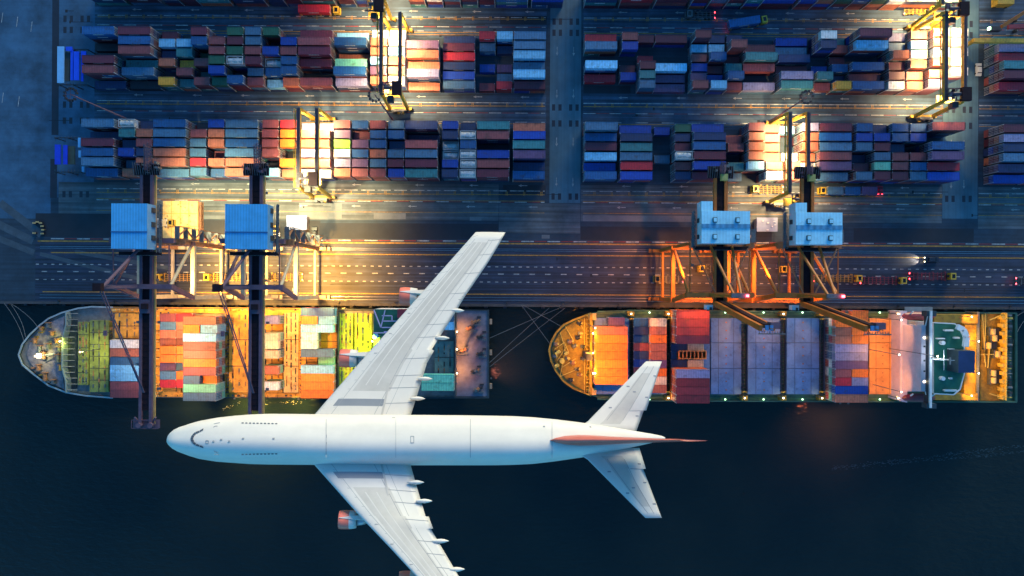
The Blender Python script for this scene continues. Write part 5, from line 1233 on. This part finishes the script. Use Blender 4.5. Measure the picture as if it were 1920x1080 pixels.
# engines
def engine(px0, cy, parent):
    w_ = -2.9; p = PL(px0, cy, w_); sc_ = abs((PL(px0 + 100, cy, w_) - p).x) / 100
    def rev(prof, m_of, name, par, cap=True):
        b = MB(); n = 28
        for u, r in prof: b.v += [(p.x + u * sc_, p.y + r * sc_ * math.cos(2 * math.pi * k / n), p.z + r * sc_ * math.sin(2 * math.pi * k / n)) for k in range(n)]
        for j in range(len(prof) - 1):
            for k in range(n): a, c = j * n + k, j * n + (k + 1) % n; b.f.append((a, c, c + n, a + n)); b.mi.append(b.slot(m_of(j)))
        if cap: b.f.append(tuple(range(n))[::-1]); b.mi.append(b.slot(m_pwin)); q = (len(prof) - 1) * n; b.f.append(tuple(range(q, q + n))); b.mi.append(b.slot(m_pwin))
        return pp(b, name, par, True)
    ng = rev([(3, 12), (.8, 14.2), (0, 15.6), (1, 16.4), (6, 17.2), (12, 17.4), (20, 17.1), (21, 17.1), (27, 16.4), (33, 15.6), (33, 12)], lambda j: m_ppk if j < 6 else m_pe, 'engine', parent)
    rev([(33.2, 11.5), (44, 10), (52, 8), (52, 4)], lambda j: m_pm, 'exhaust', ng)
    b = MB(); q0 = PL(px0 + 3, cy, w_ + 17.6 * sc_)
    a = Vector((p.x + 2 * sc_, p.y, p.z + 17.5 * sc_)); mid = Vector((p.x + 20 * sc_, p.y, p.z + 17.8 * sc_)); e = Vector((p.x + 62 * sc_, p.y, p.z + 20 * sc_))
    W2 = 3.2 * sc_
    for (s0, w0), (s1, w1) in (((a, .3 * sc_), (mid, 2.6 * sc_)), ((mid, 2.6 * sc_), (e, 5.2 * sc_))):
        d0, d1 = Vector((0, w0, 0)), Vector((0, w1, 0)); dz0 = Vector((0, 0, .5 * sc_)); dzb = Vector((0, 0, -6 * sc_))
        b.hexa([s0 - d0 + dzb, s1 - d1 + dzb, s1 + d1 + dzb, s0 + d0 + dzb], [s0 - d0 + dz0, s1 - d1 + dz0, s1 + d1 + dz0, s0 + d0 + dz0], m_pe)
    pp(b, 'pylon', ng)
engine(749, 555.5, plane); engine(637, 671.5, plane); engine(635.5, 974.5, plane); engine(748, 1089, plane)
# flap track fairings
for x, y in ((871, 582), (843.5, 633.5), (811, 710), (797.5, 747), (795.5, 904), (811, 939), (842, 1014), (872, 1067)):
    top = y < 824; w_ = -.9 + abs(y - 824) / 390 * 2.0; tip = PL(x, y, w_); b = MB(); prof = [(-30, .5), (-24, 3.0), (-14, 3.9), (-8, 3.0), (-3, 1.4), (0, .1)]; k_ = .075; n = 12
    for u, r in prof: b.v += [(tip.x + u * k_, tip.y + r * k_ * math.cos(2 * math.pi * q / n), tip.z - .1 + r * 1.3 * k_ * math.sin(2 * math.pi * q / n)) for q in range(n)]
    for j in range(len(prof) - 1):
        for q in range(n): a, c = j * n + q, j * n + (q + 1) % n; b.f.append((a, c, c + n, a + n)); b.mi.append(b.slot(m_pw))
    b.f.append(tuple(range(n))[::-1]); b.mi.append(0); b.f.append(tuple(range((len(prof) - 1) * n, len(prof) * n))); b.mi.append(0)
    pp(b, 'flap_fairing', wT if top else wB, True)
# tailplane
tleT = lerpf([(812, 1068), (796, 1092), (790, 1102), (677.7, 1210.8)]); tteT = lerpf([(812, 1192), (769.8, 1207), (769.5, 1212), (677.7, 1241)])
tleB = lerpf([(840, 1068), (855.7, 1092), (862, 1102), (971, 1210)]); tteB = lerpf([(840, 1199), (879, 1211), (879.3, 1206), (971, 1241)])
def tm(fr, y, up): return m_pg if up and .35 < fr < .66 and 24 < abs(y - 825) < 130 else m_pe
bt, _ = wing('t', tleT, tteT, (.4, 1.2), [812, 796, 790, 769.8, 769.5, 730, 700, 690, 677.7], (.9, .25), tm, 1); tT = pp(bt, 'tailplane', None, True)
bt, _ = wing('t', tleB, tteB, (.4, 1.2), [840, 855.7, 862, 879, 879.3, 920, 950, 960, 971], (.9, .25), tm, -1); tB = pp(bt, 'tailplane', None, True)
for to, le_, te_, sg in ((tT, tleT, tteT, -1), (tB, tleB, tteB, 1)):
    b = MB()
    def tp(fr, d_):
        y = 825 + sg * d_; f = d_ / 147; w_ = .4 + .8 * max(0, (d_ - 14) / 134); h = {.3: .99, .66: .6, .97: .06, .68: .58, .35: .97, .5: .85, .2: .98, .9: .16}.get(fr, .5)
        return PL(le_(y), y, w_).lerp(PL(te_(y), y, w_), fr) + Vector((0, 0, (.9 - .65 * f) * h * .24 + .01))
    for fr in (.35, .66): 
        for d0, d1 in ((36, 80), (80, 138)): b.bar(tp(fr, d0), tp(fr, d1), .06, .03, m_pl)
    b.bar(tp(.68, 54), tp(.97, 55), .08, .03, m_pd)
    for fr, d_ in ((.2, 60), (.2, 100), (.5, 90), (.9, 80), (.9, 120), (.9, 45)): p = tp(fr, d_); b.box(p.x - .22, p.x + .22, p.y - .08, p.y + .08, p.z, p.z + .04, m_pd)
    pp(b, 'panel_joints', to)
# fin: seen edge on from above
b = MB(); secs = []
def fin_sec(px0, px1, hw, w_, n=10):
    a, c = PL(px0, 825.3, w_), PL(px1, 826.3, w_); k_ = .0745 * (1 - w_ / 93)
    prof = [(0, 0), (.06, .45), (.15, .8), (.28, 1), (.42, .95), (.58, .75), (.75, .5), (.9, .28), (1, .04)]
    L1 = [a.lerp(c, p) + Vector((0, hw * h * k_, 0)) for p, h in prof]; L2 = [a.lerp(c, p) - Vector((0, hw * h * k_, 0)) for p, h in prof[1:-1]][::-1]
    return L1 + L2
for s_ in ((1031, 1222, 10.5, 2.6), (1036, 1224, 10.3, 3.1), (1065, 1232, 8.6, 4.0), (1150, 1270, 5.5, 6.5), (1212, 1302, 3.4, 9.5), (1252, 1318, 2.6, 11.8), (1274, 1327, 1.8, 12.6)): secs.append(fin_sec(*s_))
m = len(secs[0])
for s_ in secs: b.v += [tuple(p) for p in s_]
for j in range(len(secs) - 1):
    for k in range(m): a, c = j * m + k, j * m + (k + 1) % m; b.f.append((a + m, c + m, c, a)); b.mi.append(b.slot(m_pfin))
b.f.append(tuple(range(m))[::-1]); b.mi.append(0); b.f.append(tuple(range((len(secs) - 1) * m, len(secs) * m))); b.mi.append(0)
pp(b, 'fin', None, True)

# ------------------------------------------------------------------ lamps on the ships
deck_light(s1, 66, 668, 12, 1.6e3, (1, .9, .35), (75, 665, 6), 150)
deck_light(s1, 112, 640, 12, 4e3, (.95, .95, .1), (90, 655, 6), 120)
deck_light(s1, 150, 660, 20, 6e3, (.9, .9, .15), (172, 665, 6), 110)
deck_light(s1, 698, 640, 24, 22e3, (.85, 1, .02), (664, 640, 6), 110)
for y in (622, 655, 700): deck_light(s1, 857, y, 13, 3.0e3, (1, .36, .08), (866, y, 6), 120)
for x, y, tx, ty in ((1112, 625, 1075, 640), (1112, 700, 1075, 690), (1112, 662, 1060, 660)): deck_light(s2, x, y, 20, 5e3, (1, .50, .03), (tx, ty, 6), 125)
for x in (1183.5, 1253.5, 1396.5, 1469, 1541.5, 1684):
    for y, ty in ((588.5, 600), (746.5, 734)): deck_light(s2, x, y, 13.2, .6e3, (1, .75, .25), (x, ty, 8), 150, .3)
deck_light(s2, 1690, 600, 26, 9e3, (1, .36, .05), (1650, 640, 8), 100); deck_light(s2, 1690, 735, 26, 9e3, (1, .36, .05), (1650, 700, 8), 100)
deck_light(s2, 1686, 665, 28, 8e3, (1, .40, .08), (1600, 670, 8), 100)
for x, y, wt in ((1822, 594, 7e3), (1822, 742, 7e3), (1835, 640, 9e3), (1835, 700, 9e3), (1805, 645, 4e3)): deck_light(s2, x, y, 18, wt * .75, (1, .44, .03), (x + 22, y + (5 if y < 668 else -5), 6), 125)
deck_light(s2, 1758, 668, 36, 2.5e3, (.8, .95, 1), (1775, 668, 24), 120)
deck_light(s2, 1116, 615, 30, 22e3, (1, .30, .02), (1145, 650, 15), 110); deck_light(s2, 1116, 700, 30, 22e3, (1, .30, .02), (1145, 690, 15), 110)

def over_side(root, px, py, z, tx, ty, watts, colr, size=80):  # added lamps with unseen fittings, for the warm glow on the water
    p = U(px, py, z); b = MB(); b.box(p.x - .3, p.x + .3, p.y - .1, p.y + .5, z, z + .4, m_mach); o = part(b, 'added_side_lamp', root); spot((p.x, p.y - .5, z - .1), U(tx, ty, -4), watts, colr, size, 1.0, o, root, .5)
over_side(s1, 440, 748, 9, 470, 790, 40e3, (1, .62, .08), 110); over_side(s1, 560, 749, 9, 540, 785, 40e3, (1, .62, .08), 110); over_side(s1, 350, 748, 9, 340, 790, 14e3, (1, .62, .2), 110)
over_side(s2, 1575, 757, 12, 1520, 830, 22e3, (1, .24, .09), 95); over_side(s2, 1590, 757, 12, 1600, 820, 16e3, (1, .26, .09), 90); over_side(s1, 921, 710, 4, 970, 680, 7e3, (1, .25, .15), 110)
# ------------------------------------------------------------------ realise containers
CONT.sort(key=lambda t: -t[0])
VIS = []
for t in CONT:
    sc_, x, y, z, L_, c, lab = t
    if len(lab.replace('-', ' ').split()) > 16: print('LONG', lab)
    k_ = H / (H - z - CH); pxx, pyy = 960 + x / S * k_, 540 - y / S * k_
    if -40 < pxx < 1960 and -25 < pyy < 1100 and len(VIS) < 286:
        VIS.append(t); put_container(x, y, z, L_, c, lab)
    else: container_mb(LOW, x, y, z, L_, c, True, x > 0)
o = LOW.build('stacked_containers'); tag(o, 'lower tiers and smallest stacks of the many coloured shipping containers', 'containers', kind='stuff')
print('containers', len(CONT), 'individual', len(VIS), 'objects', len(bpy.data.objects))
